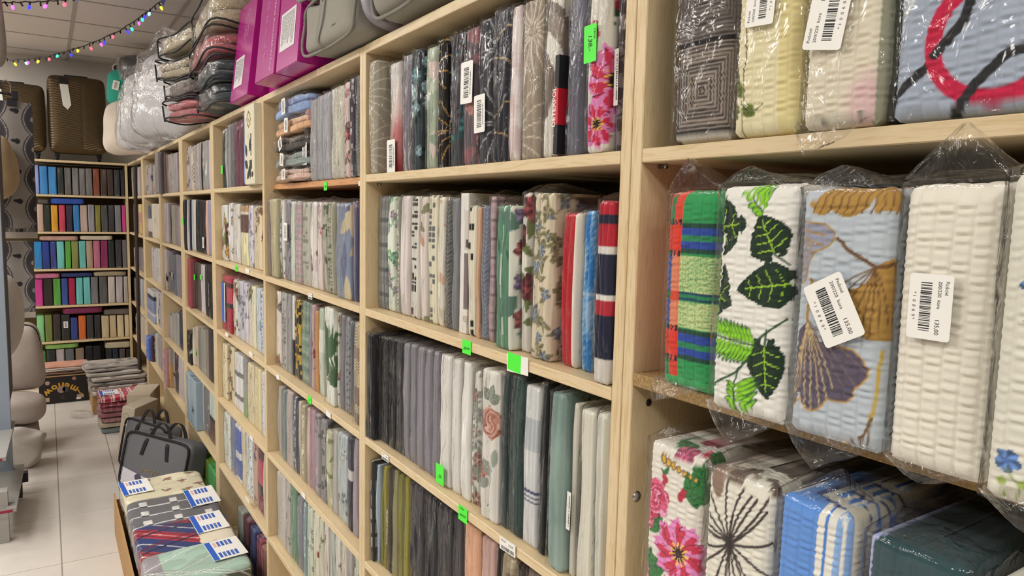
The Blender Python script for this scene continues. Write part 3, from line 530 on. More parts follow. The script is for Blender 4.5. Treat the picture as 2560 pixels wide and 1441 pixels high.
def add_pack(M,w,h,d,sty,label,group,rng,bay,L=3,op={},film=True,name='bedding_pack',tone=None,rxlean=0):
    du,dv,_=DET.get(bay,(.012,.011,False)); plain=sty[0] in ('P','GR'); du,dv=(max(du,.0032),max(dv,.0042)) if plain else (du,dv); du,dv=(.0011,.0014) if sty[0] in ('PE','MD','RO') else (du,dv); nu=max(8,int(w/du)); nv=max(12,int(h/dv)); near=bay in DET
    V,F,U,Vv=pack_geo(w,h,d,nu,nv,(10 if bay=='B' and not plain else 5) if near else 3,max(1,L),.0042 if w>.02 else .002,.0035,.007,rng,amp=.0011 if near else .0008,ntop=5)
    if sty[0]=='CD': V,F,U,Vv=pack_geo(w,h,d,nu,nv,6,1,0,0,.002,rng,amp=0.,ntop=5)
    C=paint(sty,U,Vv,w*1000,h*1000,rng); lum=C.mean(1,keepdims=True); C=C*np.clip(.45+1.3*lum,.45,1.)
    root=thing(name,label,'bedding pack',M,group)
    link('folded_cloth',mesh('folded_cloth',V,F,[FAB if film else FABC],True,C),root)
    if film:
        fnu,fnv=(14,26) if bay=='B' else (9,16)
        fv,ff=film_geo(w,h,d,fnu,fnv,.0014,rng,amp=.0013 if w>.025 else .0008,top=min(op.get('av',.01),rng.uniform(.006,.016) if bay!='D' else rng.uniform(.012,.03)),tip=rng.uniform(.75,1.),bulge=.004,fz=30)
        link('plastic_wrap',mesh('plastic_wrap',fv,ff,[(FILMD,FILMD2,FILM)[int(rng.integers(3))] if C.mean()<.42 or rng.uniform()<.35 else FILM]),root)
    st=op.get('st')
    if st:
        v0,v1,xo=st[1],st[2],st[3]; sh=(v1-v0)*h; kind=st[0]; sw=min(.9*w,.045) if kind!='g' else min(.8*w,.034)
        if kind=='g' and len(st)>4 and st[4]=='CENA:': kind='gv'
        me=sticker(sw,sh,kind,st[4:],rng); link('price_sticker',me,root,T(xo*w*.25,-.0092,(v0+v1)/2*h)@STAND@T(rz=R(rng.uniform(-2,2))))
    tx=op.get('tx')
    if tx:
        v,f=text(tx,.011 if bay=='B' else .016,0,.01); v=place2(v,0,0,R(-90)); link('lettering',mesh('lettering',v,f,[mat('print_pale','#d8d4cf',.5)],False),root,T(0,-.0102,h*.45)@STAND)
    if op.get('fl'):       # black and red paper insert on the near edge
        board('paper_insert',root,BLACK,w/2-.006,w/2+.0045,-.0065,.012,.006,h*.62,.0005,'black paper insert with red band')
        board('insert_band',root,mat('insert_red','#c02034',.4),w/2-.0065,w/2+.0050,-.0072,.010,h*.20,h*.42,.0003)
        v,f=text('DETEXPOL',.0125,0,.014); v=place2(v,0,0,R(90)); link('insert_lettering',mesh('insert_lettering',v,f,[mat('print_white','#f2efe9',.5)],False),root,T(w/2-.0008,-.0074,h*.31)@STAND)
    if op.get('bl'):
        board('paper_insert',root,mat('insert_blue','#2f62b8',.4),-w*.40,-w*.12,-.0068,-.0060,h*.16,h*.88,.0003,'blue paper insert strip')
        board('insert_edge',root,WHITE,-w*.12,-w*.04,-.0068,-.0060,h*.16,h*.88,.0003)
    if sty[0]=='CD':
        v,f=text('R',.006); V2,F2=tube(np.c_[.0055*np.cos(np.linspace(0,6.28,20)),.0055*np.sin(np.linspace(0,6.28,20)),np.zeros(20)],.0005,4,True)
        VV,FF,_=join([(place2(v,0,-.0021),f,0),(V2,F2,0)]); link('round_mark',mesh('round_mark',VV,FF,[mat('mark_gold','#b98a3c',.5)],False),root,T(w*.28,-.0012,h*.11)@STAND)
    return root
def clampfit(bay,items):
    lo,hi=BAYS[bay]; lo+=.002; hi-=.002; out=[]; prev=hi
    for it in items:
        y,w,h,x=[v/1000 for v in it[:4]]
        if y+w/2>hi:
            s=hi/(y+w/2); x=(x+.65)*s-.65; y*=s; w*=s
        a,b=y-w/2,y+w/2; b=min(b,prev-.001); a=max(a,lo)
        if b-a<.014: a=b-.014
        if a<lo-.0005: continue
        out.append((a,b,h,x)+tuple(it[4:])); prev=a
    return out
def fill_rows():
    for bay,k,dep,items in ROWS:
        fit=clampfit(bay,items); grp='bedding packs on the %s shelf of the %s bookcase'%(SHN[k],BAYN[bay])
        for i,it in enumerate(fit):
            a,b,h,x,look,sty=it[:6]; op=it[6] if len(it)>6 else {}
            rng=np.random.default_rng(sum(map(ord,bay))*977+k*101+i)
            w=b-a; L=op.get('L') or (3 if w>.03 else 2)
            if bay in 'EFGI' and w>.12: L=max(L,int(w/.045)) if not op.get('L') else op['L']
            lab='%s bedding pack, %s from left, %s shelf, %s bookcase from right'%(look,ORD[i+1],SHN[k],'first' if bay=='A' else BAYN[bay])
            z0=ZS[k]+.0006
            M=T(x,(a+b)/2,z0)@T(rz=R(-90))@T(ry=R(rng.uniform(-.12,.12)))
            avail=(.281 if k==1 else .304); h=min(h,avail-.012); op=dict(op,av=avail-h-.003)
            add_pack(M,w-.0045,h,op.get('d',dep),sty,lab,grp,rng,bay,L,op,film=bay in 'BCD')
def fill_back():
    for k,ups,lying in BACK:
        prev=-2.
        top=0
        for i,(x,w,h,look,c) in enumerate(ups):
            rng=np.random.default_rng(k*31+i); x/=1000;w/=1000;h/=1000
            a=max(x-w/2,prev+.001); b=min(x+w/2,-.026); prev=b; top=max(top,h)
            V,F,U,Vv=pack_geo(b-a-.002,h,.24,9,22,4,1,0,.002,.006,rng,amp=.0009,ntop=4); C=paint(['P',c],U,Vv,50,250,rng)
            r=thing('fitted_sheet_pack','%s fitted sheet pack, %s from left, %s shelf of the end wall bookcase'%(look,ORD[i+1],SHN[k]),'sheet pack',T((a+b)/2,7.585,ZB[k]+.0006)@T(ry=R(rng.uniform(-.3,.3))),'fitted sheets on the %s shelf of the end wall bookcase'%SHN[k])
            link('folded_cloth',mesh('folded_cloth',V,F,[FABC],True,C),r)
            if look=='black labelled': link('price_sticker',sticker(.034,.06,'b',(),rng),r,T(0,-.0045,h*.62)@STAND)
            elif i%3!=1: 
                fv,ff=rbox(b-a-.012,.012,.012,3,5); link('film_end',mesh('film_end',fv,ff,[FILMP]),r,T(0,-.003,.008))
        for i,(x,w,t,look,c) in enumerate(lying):
            rng=np.random.default_rng(k*71+i); x/=1000;w/=1000;t/=1000
            pk=[u for u in ups if abs(u[0]/1000-x)<w/2+u[1]/2000]; hh=max(u[2] for u in (pk or ups))/1000
            t=min(t,.325-.018-hh-.012)
            V,F=rbox(w,.20,max(.02,t),8,9,rng=rng,amp=.0012,freq=30); C=paint(['P',c],V[:,0]*1000,V[:,1]*1000,50,250,rng)
            link('folded_sheet',mesh('folded_sheet',V,F,[FABC],True,C),None,T(x,7.585+.09,ZB[k]+hh+max(.02,t)/2+.004),'%s folded sheet lying across the packs, %s shelf of end wall bookcase'%(look,SHN[k]),'folded sheet','sheets lying over the upright packs')
# ---------------------------------------------------------------- pack tables (mm): y centre, width, height, front x, look, print
ROWS=[["B",1,0.34,[[1611,39,259,0,"beige arc-lined",["LN","#aaa392","#ded9c8",9],{"d":0.38}],[1531,55,246,20,"white and red flower",["GR",["#c9c6c2","#d8cfc9","#c98f8c","#b5323f"]],{"st":["b",0.0,0.3,0]}],[1469,45,252,20,"grey mauve",["SH2","#79737c","#d9d3d3"]],[1423,48,254,20,"teal and blue flower",["FL","#3f4f55",["#8fb0bb","#a9c4cc","#6f9aa6"],"#23363a",40,8]],[1347,47,247,20,"sage leaf",["LF","#a9b6a0",["#d8c5bb","#8fa18c","#c7d0bd"],55,7]],[1303,39,254,20,"black and gold wave",["LN","#2b2829","#c79a4a",16]],[1240,51,253,20,"charcoal and teal",["FL","#4b4a53",["#3f7f80","#57505d","#2f3840"],"#33585a",45,7]],[1187,54,253,20,"mauve and salmon leaf",["LF","#6a5e66",["#b9807a","#8d5f63","#38343c"],70,7],{"st":["b",0.45,0.75,0.1]}],[1133,47,258,20,"dark grey white-lined",["LN","#4b4c55","#c9ccd0",16],{"st":["b",0.22,0.48,-0.3]}],[1079,56,264,20,"navy gold-lined",["LN","#272a3c","#a98a4e",26]],[1034,31,258,20,"pale pink marbled",["TD","#d8c6c4","#e9e2de"]],[988,57,258,20,"tan fan-lined",["LN","#9d9080","#ddd0bd",11]],[928,46,250,20,"taupe and white swirl",["SW","#8f8377","#dedbd0"],{"fl":1}],[870,38,242,20,"slate grey",["P","#6c6d7a"]],[794,38,221,-5,"pink peony",["PE"],{"st":["g",0.55,0.78,-0.05,"CENA:","138,-"]}],[780,37,224,20,"grey brown medallion",["MD","#8d8387","#5a5156"],{"st":["p",0.28,0.62,0.15,"Pościel","139.00"]}]]],
["B",2,0.34,[[1632,57,275,35,"stone and slate plaid",["PL","#8e9290","#6c6f70","#4d525b",60],{"gap":1}],[1578,46,273,35,"mint flower",["FL","#dfe6d8",["#8fb89a","#b7a6bb"],"#7fae85",30,9]],[1540,26,269,35,"olive grey tick",["BK","#8f8f80","#e4e2d6",8]],[1501,47,274,35,"pale lilac",["P","#d6cdcb"]],[1450,48,272,35,"white script-marked",["BK","#dcd8cf","#33343a",14]],[1405,36,271,35,"blush leaf",["LF","#e2d8d1",["#8a8c6a","#c49a83"],45,4]],[1362,46,274,35,"cream check-band",["BK","#e4dfc6","#6a6e70",20]],[1322,31,270,35,"cream peach leaf",["LF","#e6e1d2",["#d9b59c","#cfc9b3"],40,6]],[1291,26,267,35,"dark herringbone",["HB","#7d7d7a","#5c5d5e"]],[1262,29,267,35,"smoky grey",["P","#7e7f84"]],[1229,36,276,35,"white card-fronted",["CD","#e7e4dd","#77696a"],{"h":1}],[1193,31,252,35,"cream brush-marked",["BK","#e8e3d0","#3b3a36",30]],[1169,13,249,35,"apricot",["P","#dcae8c"]],[1147,26,252,35,"blue grey herringbone",["HB","#8b92a1","#6f7788"]],[1122,21,269,35,"dusty pink plaid",["PL","#c9b0b6","#a98c97","#7d6670",34]],[1051,53,252,15,"sea green folded",["FL2","#5d8f74","#e3e6da"],{"L":7}],[1013,36,273,35,"white rose-spray",["FL","#e2dfd5",["#a24a52","#8f3c44"],"#6f7a4a",55,4]],[943,55,272,20,"beige rose-vine",["FL","#d9cdb3",["#8d9ba8","#8e8d6a","#a39a78"],"#7e7a58",22,26]],[879,45,241,30,"red",["SV2","#c8202f","#e8e0d0"]],[837,29,245,30,"blue tie-dyed",["TD","#2f7cc0","#9fc4e4"]],[766,36,258,0,"red and navy striped",["SH",[[0.14,"#d8d3cb"],[0.38,"#2c3253"],[0.46,"#b93040"],[0.5,"#e5e1da"],[0.72,"#2c3253"],[0.755,"#e5e1da"],[0.88,"#c5283a"],[0.93,"#2c3253"],[1,"#c5283a"]]]]]],
["B",3,0.34,[[1677,44,264,20,"black",["P","#26272d"]],[1629,46,258,20,"jet black",["P","#2b2b30"]],[1580,46,262,20,"black crinkled",["P","#1f2025"]],[1534,39,265,20,"blue black",["P","#24272f"]],[1494,36,268,20,"graphite",["P","#4c4d50"]],[1457,32,268,20,"warm grey",["P","#8d8a92"]],[1422,35,271,20,"mid grey",["P","#86838c"]],[1384,36,271,20,"ash grey",["P","#8c8991"]],[1347,32,273,20,"dove grey",["P","#85828b"]],[1313,30,274,20,"stone grey",["P","#8b8790"]],[1270,52,274,20,"white",["P","#dddbd6"],{"st":["g",0.02,0.17,-0.1,"","-,551"]}],[1222,37,274,20,"chalk white",["P","#e0ded9"]],[1184,34,275,20,"snow white",["P","#e4e3de"]],[1153,35,265,25,"white rose-edged",["FL","#dedcd4",["#b98d80","#c7c3bb"],"#8b9488",35,8]],[1080,58,282,10,"large brown rose",["RO"],{"L":2}],[1047,33,281,20,"dark slate green",["P","#3f5153"]],[1005,45,285,20,"bottle green",["P","#33504c"]],[958,45,278,20,"white blue-banded",["SH",[[0.28,"#d9dbdc"],[0.295,"#4a5080"],[0.31,"#d9dbdc"],[0.325,"#4a5080"],[0.34,"#d9dbdc"],[0.355,"#4a5080"],[0.6,"#d4d6d8"],[0.8,"#b9bfc4"],[1,"#dadcdc"]]],{"L":4}],[923,20,290,20,"charcoal",["P","#303336"]],[870,40,287,5,"sage grey",["GR",["#6f8a84","#8aa39b","#7b958e","#93aaa2"]],{"L":2}],[851,34,276,20,"ivory labelled",["P","#dcd8ca"],{"st":["p",0.28,0.5,0,"Pościel","139.00"]}],[813,38,272,20,"ivory",["P","#dfdccd"],{"L":4}],[779,27,275,20,"cream white",["P","#dfdfd2"]]]],
["B",4,0.34,[[1682,19,264,30,"black and white",["BK","#3a3a3a","#c9c9c5",60]],[1652,37,257,30,"powder blue",["P","#9fb1bf"]],[1620,20,257,30,"olive",["P","#7e7a3c"]],[1595,24,263,30,"bright olive",["P","#8f8730"]],[1567,25,269,30,"charcoal lettered",["P","#4b4444"],{"tx":"PROJEKT FOCOW"}],[1535,35,271,30,"khaki",["P","#857f52"]],[1502,26,273,30,"moss",["P","#7c7a3a"]],[1472,28,276,30,"mustard olive",["P","#8f8a2f"]],[1416,75,275,30,"aubergine black",["P","#2f2b36"]],[1347,57,277,30,"black plum",["P","#2a2630"]],[1279,71,274,30,"dark violet",["P","#332f3b"]],[1222,37,274,30,"violet grey",["P","#3f3a42"]],[1167,65,275,30,"peach",["P","#d9a583"]],[1104,54,275,30,"blush pink",["P","#c9a39a"]],[1068,14,271,30,"dark brown",["P","#3d3532"]],[1033,50,272,30,"khaki leaf",["LF","#9c8d70",["#6b5e48","#b3a68a"],40,8]],[994,24,274,30,"dark brown leaf",["LF","#5b4b42",["#2f2725"],40,5]],[957,45,277,30,"brown",["P","#7d6a60"]]]],
["C",1,0.34,[[2213,57,245,30,"rose and black",["SH",[[0.45,"#5a4448"],[0.72,"#3d3436"],[1,"#b98f8c"]]],{"st":["b",0.2,0.48,0]}],[2151,60,240,30,"pale grey",["P","#a3a2a3"]],[2091,50,244,30,"silver grey",["P","#a8a8ac"]],[2029,67,246,30,"silver",["P","#a2a2a8"]],[1940,104,249,30,"oatmeal feather",["LN","#bdb9a9","#d7d3c5",9]],[1864,41,252,30,"pink blossom",["FL","#d9bfba",["#b4535f","#c88a88"],"#5b4b4b",30,7]],[1821,38,257,30,"dark striped",["BK","#4a4850","#a8a5a2",30]],[1786,28,258,30,"grey striped",["HB","#8d8c8e","#6d6c70"]]]],
["C",2,0.34,[[2654,30,270,25,"brown grey",["P","#857b78"]],[2538,79,273,10,"khaki linen",["P","#bdb592"]],[2527,47,270,25,"grey blue",["FL","#c3cbcb",["#7d8b95"],"#99a5a8",25,7]],[2474,52,269,25,"off-white sprig",["FL","#ddd8cf",["#b9a49c"],"#8d9088",20,6]],[2414,62,269,25,"dark grey flower",["FL","#8a8890",["#a05a60","#5f6f78","#c8c4c0"],"#4d5a60",28,8],{"st":["b",0.5,0.72,0]}],[2358,44,265,25,"pale green",["FL","#cfd4c8",["#a9b3aa"],"#b5bfb0",22,5]],[2296,72,264,25,"mauve plaid",["PL","#c4acb0","#a48a92","#8d9690",40]],[2212,87,262,25,"grey and yellow check-edge",["BK","#b9b7a9","#86877f",22]],[2133,61,262,25,"white mauve-leaf",["FL","#ded8d4",["#b99aa6"],"#cdbfc0",70,2]],[2077,43,260,25,"pale pink bud",["FL","#e2d3cd",["#cf8f8e","#d9b3ae"],"#c9bdb5",35,4]],[2032,36,260,25,"grey green leaf",["LF","#b3b3a3",["#5d6a55","#8f947f"],35,8]],[1983,56,261,25,"olive ladder-striped",["BK","#a6a48f","#5f6357",8]],[1862,115,258,15,"denim beige-leaf",["LF","#7f8ba1",["#cdbf9e","#5c6488","#c5b797"],110,6],{"L":2}],[1811,29,261,25,"lilac",["GR",["#9b7f8f","#a59ab0","#8d88ab"]]],[1778,32,255,25,"navy blue",["P","#454a70"]]]],
["C",3,0.34,[[2579,73,272,35,"white magnolia",["FL","#dcd3c9",["#b45a66","#7d7772"],"#8b9070",38,5]],[2504,66,275,35,"light grey",["BK","#a9a9a9","#77787b",22]],[2443,49,277,35,"grey",["P","#9a9a9b"]],[2397,34,278,35,"white and black",["SH",[[0.45,"#2f2f33"],[1,"#dcd9d3"]]]],[2341,69,267,35,"black and yellow check",["CK","#2c2c2c","#c3a13e"]],[2264,76,271,35,"green tartan",["PL","#7d9484","#56766a","#a9b9a3",42]],[2208,29,271,35,"lilac grey",["P","#8f8b95"]],[2176,28,271,35,"red patterned",["FL","#c2a5a5",["#b04c5c"],"#6c5468",20,8]],[2143,30,255,35,"tan",["P","#c08d58"]],[2099,44,270,35,"mint and white",["SH",[[0.5,"#c9d2c4"],[0.75,"#dfe2da"],[1,"#aebca9"]]]],[1988,74,285,20,"palm green",["PM","#dfe3da","#4b6f4d"],{"L":2}],[1966,46,277,35,"cream sprig",["FL","#d9d5cb",["#b58b7b"],"#6f7a64",25,7]],[1918,43,273,35,"dark grey",["P","#77777d"]],[1874,38,273,35,"grey dotted",["DT","#8c8c90","#4f4f55"]],[1844,16,265,35,"blue grey",["P","#737a86"]],[1769,47,273,20,"beige ticking-striped",["HB2","#cfc4a4","#6b5f52"],{"L":2}]]],
["C",4,0.34,[[2549,50,256,30,"grey",["P","#a09c98"]],[2496,42,255,30,"teal grey",["P","#77898a"]],[2430,78,267,30,"light mauve grey",["P","#b7aca9"]],[2360,50,264,30,"navy",["BK","#4d5368","#a9a9a5",30]],[2311,37,258,30,"beige",["P","#c0b59d"]],[2268,43,257,30,"olive and white",["BK","#a6a287","#dedacb",14]],[2222,42,257,30,"pink",["P","#c4a3a0"]],[2173,46,263,30,"plum pink",["P","#a5879a"]],[2123,46,264,30,"grey leaf",["LF","#9a9394",["#6f6c72","#b9a6ac"],30,9]],[2070,50,259,30,"lead grey",["FL","#858588",["#5b5d63"],"#a9a8a8",30,6]],[2016,50,239,30,"olive leaf",["LF","#b9b89a",["#7d8257","#d9d5bd"],36,8]],[1966,40,252,30,"light grey",["P","#b1b0ab"]],[1904,75,259,30,"pale blue grey",["FL","#b3bdc0",["#8d98a0","#c9d0d0"],"#a3adae",40,5],{"L":5}],[1842,42,266,30,"midnight navy",["SH",[[0.55,"#30344c"],[0.66,"#c9c6c3"],[1,"#3a3e55"]]]],[1797,40,274,30,"mauve grey",["P","#9b9097"]]]],
["C",5,0.34,[[2530,110,263,26,"pearl",["P","#bfb9b4"],{"L":5}],[2443,52,269,26,"grey sprig",["FL","#b5b1a8",["#8d8b86"],"#8b917f",20,6]],[2375,72,270,26,"jade green",["P","#5d8268"]],[2303,63,256,26,"slate",["P","#7b7e86"]],[2249,34,260,26,"teal",["BK","#7f979b","#c4ccca",30]],[2194,65,268,26,"pale celadon",["FL","#c9d2c0",["#a6b39f"],"#b5c2aa",25,5]],[2128,57,267,26,"cream red-poppy",["FL","#d9d6c2",["#a5473f"],"#8a9a70",30,4]],[2076,38,270,26,"cream sage",["FL","#cfcdb9",["#8f9579"],"#a3a889",25,6]],[2030,43,277,26,"pale rose",["FL","#d5ccc4",["#b06a70"],"#9a9f8a",25,4]],[1980,48,277,26,"grey mint",["P","#b3bab0"]],[1928,48,282,26,"white",["FL","#d6d4cb",["#a9a7a0"],"#b5b9a8",25,5]],[1878,44,287,26,"ecru",["P","#c9c2b3"]],[1831,42,288,26,"soft grey",["P","#aaa6a3"]],[1786,40,287,26,"light green sprig",["FL","#c5cbb9",["#7b9a6f"],"#8fa382",25,6]]]],
["D",1,0.34,[[3392,51,250,20,"dark green",["P","#3d4a45"],{"st":["g",0.25,0.4,0,"",""]}],[3335,52,259,20,"white spined",["P","#a2a0a0"]],[3275,58,271,20,"silver grey",["P","#8f8f92"]],[3209,56,284,20,"slate grey",["P","#6c6d70"]],[3139,69,288,20,"plum",["P","#7a3f58"]],[3061,73,288,20,"deep plum",["P","#74394f"]],[2806,57,288,-20,"sky blue",["P","#98aed8"]]]],
["D",2,0.34,[[3514,117,253,40,"white poppy and leaf",["FL","#dcdad8",["#c87f4e","#7a3a32","#d9a860"],"#6f8a3c",60,7]],[3390,120,261,40,"white twig",["FL","#dfdcdc",["#c9a98a"],"#6f7f78",30,5]],[3256,132,256,40,"white eucalyptus",["LF","#dad6cf",["#6f7f72","#8a948a"],28,12]],[3112,138,250,40,"cream and cocoa shell",["SH",[[0.55,"#e2dcb4"],[0.86,"#6a4238"],[0.9,"#d9d4c4"],[1,"#b98f68"]]],{"L":2}],[2996,80,251,40,"lilac floral",["FL","#d3cfe0",["#8a86b0","#a99cc0"],"#7f7f96",22,12]],[2888,121,248,40,"cream rose",["FL","#e3d5b3",["#8d6a58","#8f3440","#a88a68"],"#8f8a58",45,9]]]],
["D",3,0.34,[[3459,200,254,35,"red tartan",["SH",[[0.45,"#b02040"],[0.55,"#33262c"],[0.82,"#bc3a52"],[0.9,"#5a2630"],[1,"#b8324c"]]],{"bl":1,"L":2}],[3292,108,251,35,"cream autumn-flower",["FL","#ddd8ca",["#a05a3c","#b9784a"],"#6d7d48",45,6]],[3175,111,253,35,"pale grey flower",["FL","#c3c6cf",["#8c8f9e","#a5a8b3"],"#6f727c",60,4]],[3076,71,254,35,"lilac blossom",["FL","#d5cddb",["#9f8fb0"],"#b5a9c0",25,7]],[2972,125,253,35,"cream green-bloom",["FL","#dfdac2",["#7d8a4a","#a8503f","#d3bd68"],"#5c7049",55,5]],[2866,75,253,35,"pale teal",["FL","#c6d3dc",["#7fb0ac"],"#8fa6b0",50,3]],[2805,39,249,35,"white and blue lettered",["BK","#cdd2df","#4a62b0",14]]]],
["D",4,0.34,[[3540,96,258,35,"cream arc",["LN","#e0d3b0","#4a4640",40]],[3406,153,260,35,"gold and crimson flower",["FL","#d5c7a3",["#a33238","#c79a3c","#7d2f30"],"#6b7040",45,7]],[3238,167,250,35,"white grey-barred",["SH",[[0.22,"#dcdcdf"],[0.3,"#66686e"],[0.62,"#dcdcdf"],[0.7,"#66686e"],[1,"#dcdcdf"]]]],[3113,67,253,35,"grey green",["GR",["#8d8d8b","#9b9d98","#6f9a4c"]]],[3016,112,249,35,"cream script",["LN","#dccfae","#6b6a66",35]],[2900,105,254,35,"butter yellow",["P","#dccfa0"]],[2812,56,257,35,"white arc-lined",["LN","#d3d2d6","#77788a",40]]]],
["D",5,0.34,[[3484,134,254,30,"white trellis",["TR","#d6dcd6","#6f8274"]],[3358,100,261,30,"slate blue",["P","#7b829a"]],[3243,115,255,30,"white blue-panelled",["SH",[[0.08,"#d9d6d9"],[0.42,"#3f5fa8"],[0.55,"#d5d5da"],[0.94,"#4a66b5"],[1,"#d9d6d9"]]]],[3142,69,266,30,"cream",["P","#d5c9ab"]],[3035,130,273,30,"white black-vine",["TR","#d3d8d6","#4a4e50"]],[2929,67,277,30,"peach and charcoal",["FL","#c0a08f",["#b0505c","#3a3a3e"],"#6d5a50",35,6]],[2844,89,276,30,"red and black check",["SH",[[0.3,"#8d2038"],[0.45,"#2c2226"],[0.8,"#b8344e"],[1,"#6a2230"]]]],[2777,35,275,30,"ecru",["P","#cfc5ae"]]]],
["D",6,0.34,[[3226,98,200,30,"grey green",["P","#8f948b"]],[3113,108,200,30,"maroon",["P","#6d2334"]],[2998,92,200,30,"navy blue",["P","#3c4a80"]],[2895,87,200,30,"red and blue",["BK","#9a4a58","#3a4a80",30]],[2807,66,200,30,"brick",["P","#9a6a60"]]]],
["E",1,0.34,[[4325,136,248,20,"grey pink striped",["BK","#a79c9c","#5d5658",40]],[4206,92,237,20,"black-dotted blush",["CK2","#cdbfae","#3a3034"]],[4124,63,241,20,"warm grey",["P","#9b9492"]],[4044,88,244,20,"silver",["LN","#a39d98","#c9c4bd",20]],[3956,81,245,20,"grey black-spined",["SV2","#97918f","#2c2a30"]],[3854,114,243,20,"silver leaf",["LF","#9a9794",["#c8c5c0","#77767a"],60,8]],[3754,78,240,20,"lilac grey",["SV2","#918c98","#bdb8c8"]]]],
["E",2,0.34,[[4580,69,281,30,"black",["P","#2c2b33"],{"st":["g",0.5,0.63,0,"",""]}],[4510,61,280,30,"white",["P","#c3bfc4"]],[4439,72,281,30,"dark navy",["P","#34344a"]],[4356,84,282,30,"pale blue grey",["P","#b2b6bf"]],[4262,93,282,30,"cream grey",["P","#c2beb4"]],[4153,113,280,30,"black navy",["P","#22222d"]],[4048,85,279,30,"ink black",["P","#252531"]],[3953,96,277,30,"black velvet",["P","#272733"],{"st":["b",0.12,0.32,0.5]}],[3877,45,276,30,"peach",["P","#c79d90"]],[3807,85,277,30,"lilac grey",["P","#8f90a8"]]]],
["E",3,0.34,[[4513,112,279,35,"brick red",["P","#96424a"]],[4411,78,262,35,"umber",["P","#5c4c48"]],[4298,135,264,35,"dark umber",["P","#54463f"],{"st":["g",0.62,0.74,0.4,"",""]}],[4172,106,264,35,"brown",["P","#5d5250"]],[4059,108,262,35,"white ribbed",["P","#c5bdc0"],{"st":["g",0.7,0.8,-0.3,"",""]}],[3962,73,270,35,"black brown",["P","#3a3236"]],[3850,141,277,35,"black lettered",["P","#1f1f29"],{"tx":"PROJEKT POLAR"}]]],
["E",4,0.34,[[4529,102,193,30,"black and white flower",["FL","#1f1f20",["#c9c9c5","#8b8b88"],"#9a9a98",22,6]],[4416,110,218,30,"ivory",["P","#cfc8b6"]],[4285,140,228,30,"beige blush",["P","#b9a99a"],{"st":["g",0.3,0.42,0.4,"",""]}],[4167,87,228,30,"olive grey",["P","#7d786c"]],[4058,122,244,30,"grey green",["FL","#8b8f88",["#a9aca5"],"#757a72",22,6]],[3952,81,257,30,"taupe",["P","#84796f"]],[3866,80,269,30,"dark plum",["P","#453a43"]],[3781,83,273,30,"plum black",["P","#3d343c"]]]],
["E",5,0.34,[[4509,338,274,30,"pale blue teal-flower",["FL","#93a5b2",["#3a6570"],"#8698a5",70,1],{"L":2}],[4231,198,281,30,"pearl white",["P","#b9b8bc"]],[4024,195,257,30,"dark flower",["FL","#6d6b6a",["#a9a9a5","#3a3d3c","#7a4a40"],"#4a524a",40,7]],[3832,170,270,30,"leaf and brown",["SH",[[0.45,"#6a4f45"],[0.55,"#27302c"],[1,"#b5c2b9"]]]]]],
["E",6,0.34,[[4108,224,180,30,"lime green",["P","#6f8f34"],{"h0":0.2}],[3860,253,180,30,"emerald green",["P","#4f9a5a"]]]],
["F",1,0.34,[[5708,146,271,20,"grey",["P","#8d8583"]],[5541,170,265,20,"dark taupe",["P","#57504e"]],[5375,144,259,20,"mauve brown",["P","#7a6461"]],[5214,160,250,20,"pinkish brown",["GR",["#8f7670","#6a5653"]]],[5033,185,248,20,"grey beige",["FL","#9a9088",["#807a62","#b5ab9f"],"#7f7f70",50,6]],[4843,181,242,20,"lilac grey",["P","#9a9297"]]]],
["F",2,0.34,[[5358,183,264,30,"lilac white",["P","#a9a0a4"]],[5183,150,251,30,"black striped",["SV2","#6c6262","#23222c"]],[5026,149,251,30,"olive grey",["P","#8e887d"]],[4893,102,251,30,"brown grey",["P","#7d726d"]],[4795,81,243,30,"mauve grey",["P","#8a8288"]]]],
["F",3,0.34,[[5448,88,278,30,"white and black",["FL","#b5adb5",["#2c2830"],"#6b636b",40,5]],[5315,159,244,30,"brown beige",["FL","#85776c",["#a58f80","#5c4f4a"],"#6f645b",40,6]],[5097,258,257,30,"blue grey",["P","#5d616e"],{"L":1,"st":["p",0.38,0.55,0.3,"",""]}],[4867,186,267,30,"mauve slate",["P","#77707a"],{"L":2}]]],
["F",4,0.34,[[5280,161,160,30,"lilac",["P","#a59aa5"]],[5125,141,193,30,"stone",["P","#a5a298"]],[4979,136,212,30,"grey ribbed",["P","#9d9c98"]],[4808,160,242,30,"navy",["P","#353d58"]]]],
["F",5,0.34,[[5596,150,241,30,"pink striped",["BK","#b5828a","#cfb5b5",20]],[5424,173,260,30,"tan and yellow",["SH",[[0.6,"#c29a58"],[1,"#a39a86"]]]],[5226,210,259,30,"grey",["SH",[[0.35,"#a3979a"],[0.42,"#2d2828"],[1,"#9a9092"]]]],[5037,151,279,30,"black and pink flower",["FL","#352f32",["#a58087"],"#6f5f64",30,6]],[4867,180,274,30,"white lilac",["P","#b9b0b4"]]]],
["G",1,0.34,[[6280,344,233,30,"red and green bouquet",["FL","#a79d98",["#b5605a","#c98f86","#5f6f9a","#7f8fb5"],"#4d6355",45,14]],[5928,338,220,30,"pink and blue bouquet",["FL","#a59c98",["#b5655c","#cfa79a","#8094c8","#5c6f66"],"#33483c",45,14]]]],
["G",2,0.34,[[6244,223,247,30,"navy and white",["SH",[[0.2,"#4d5068"],[0.6,"#b9b5b8"],[1,"#4a5570"]]]],[5912,420,260,30,"cream script",["FL","#d2c6b3",["#8d8385"],"#bfb2a2",40,4],{"L":3}]]],
["G",3,0.34,[[6085,234,248,30,"white and teal flower",["FL","#b9b3b3",["#5c7a86","#8d8a90"],"#7f858d",45,5]],[5838,223,257,30,"grey chain-patterned",["CK2","#c3bdbc","#807a80"]]]],
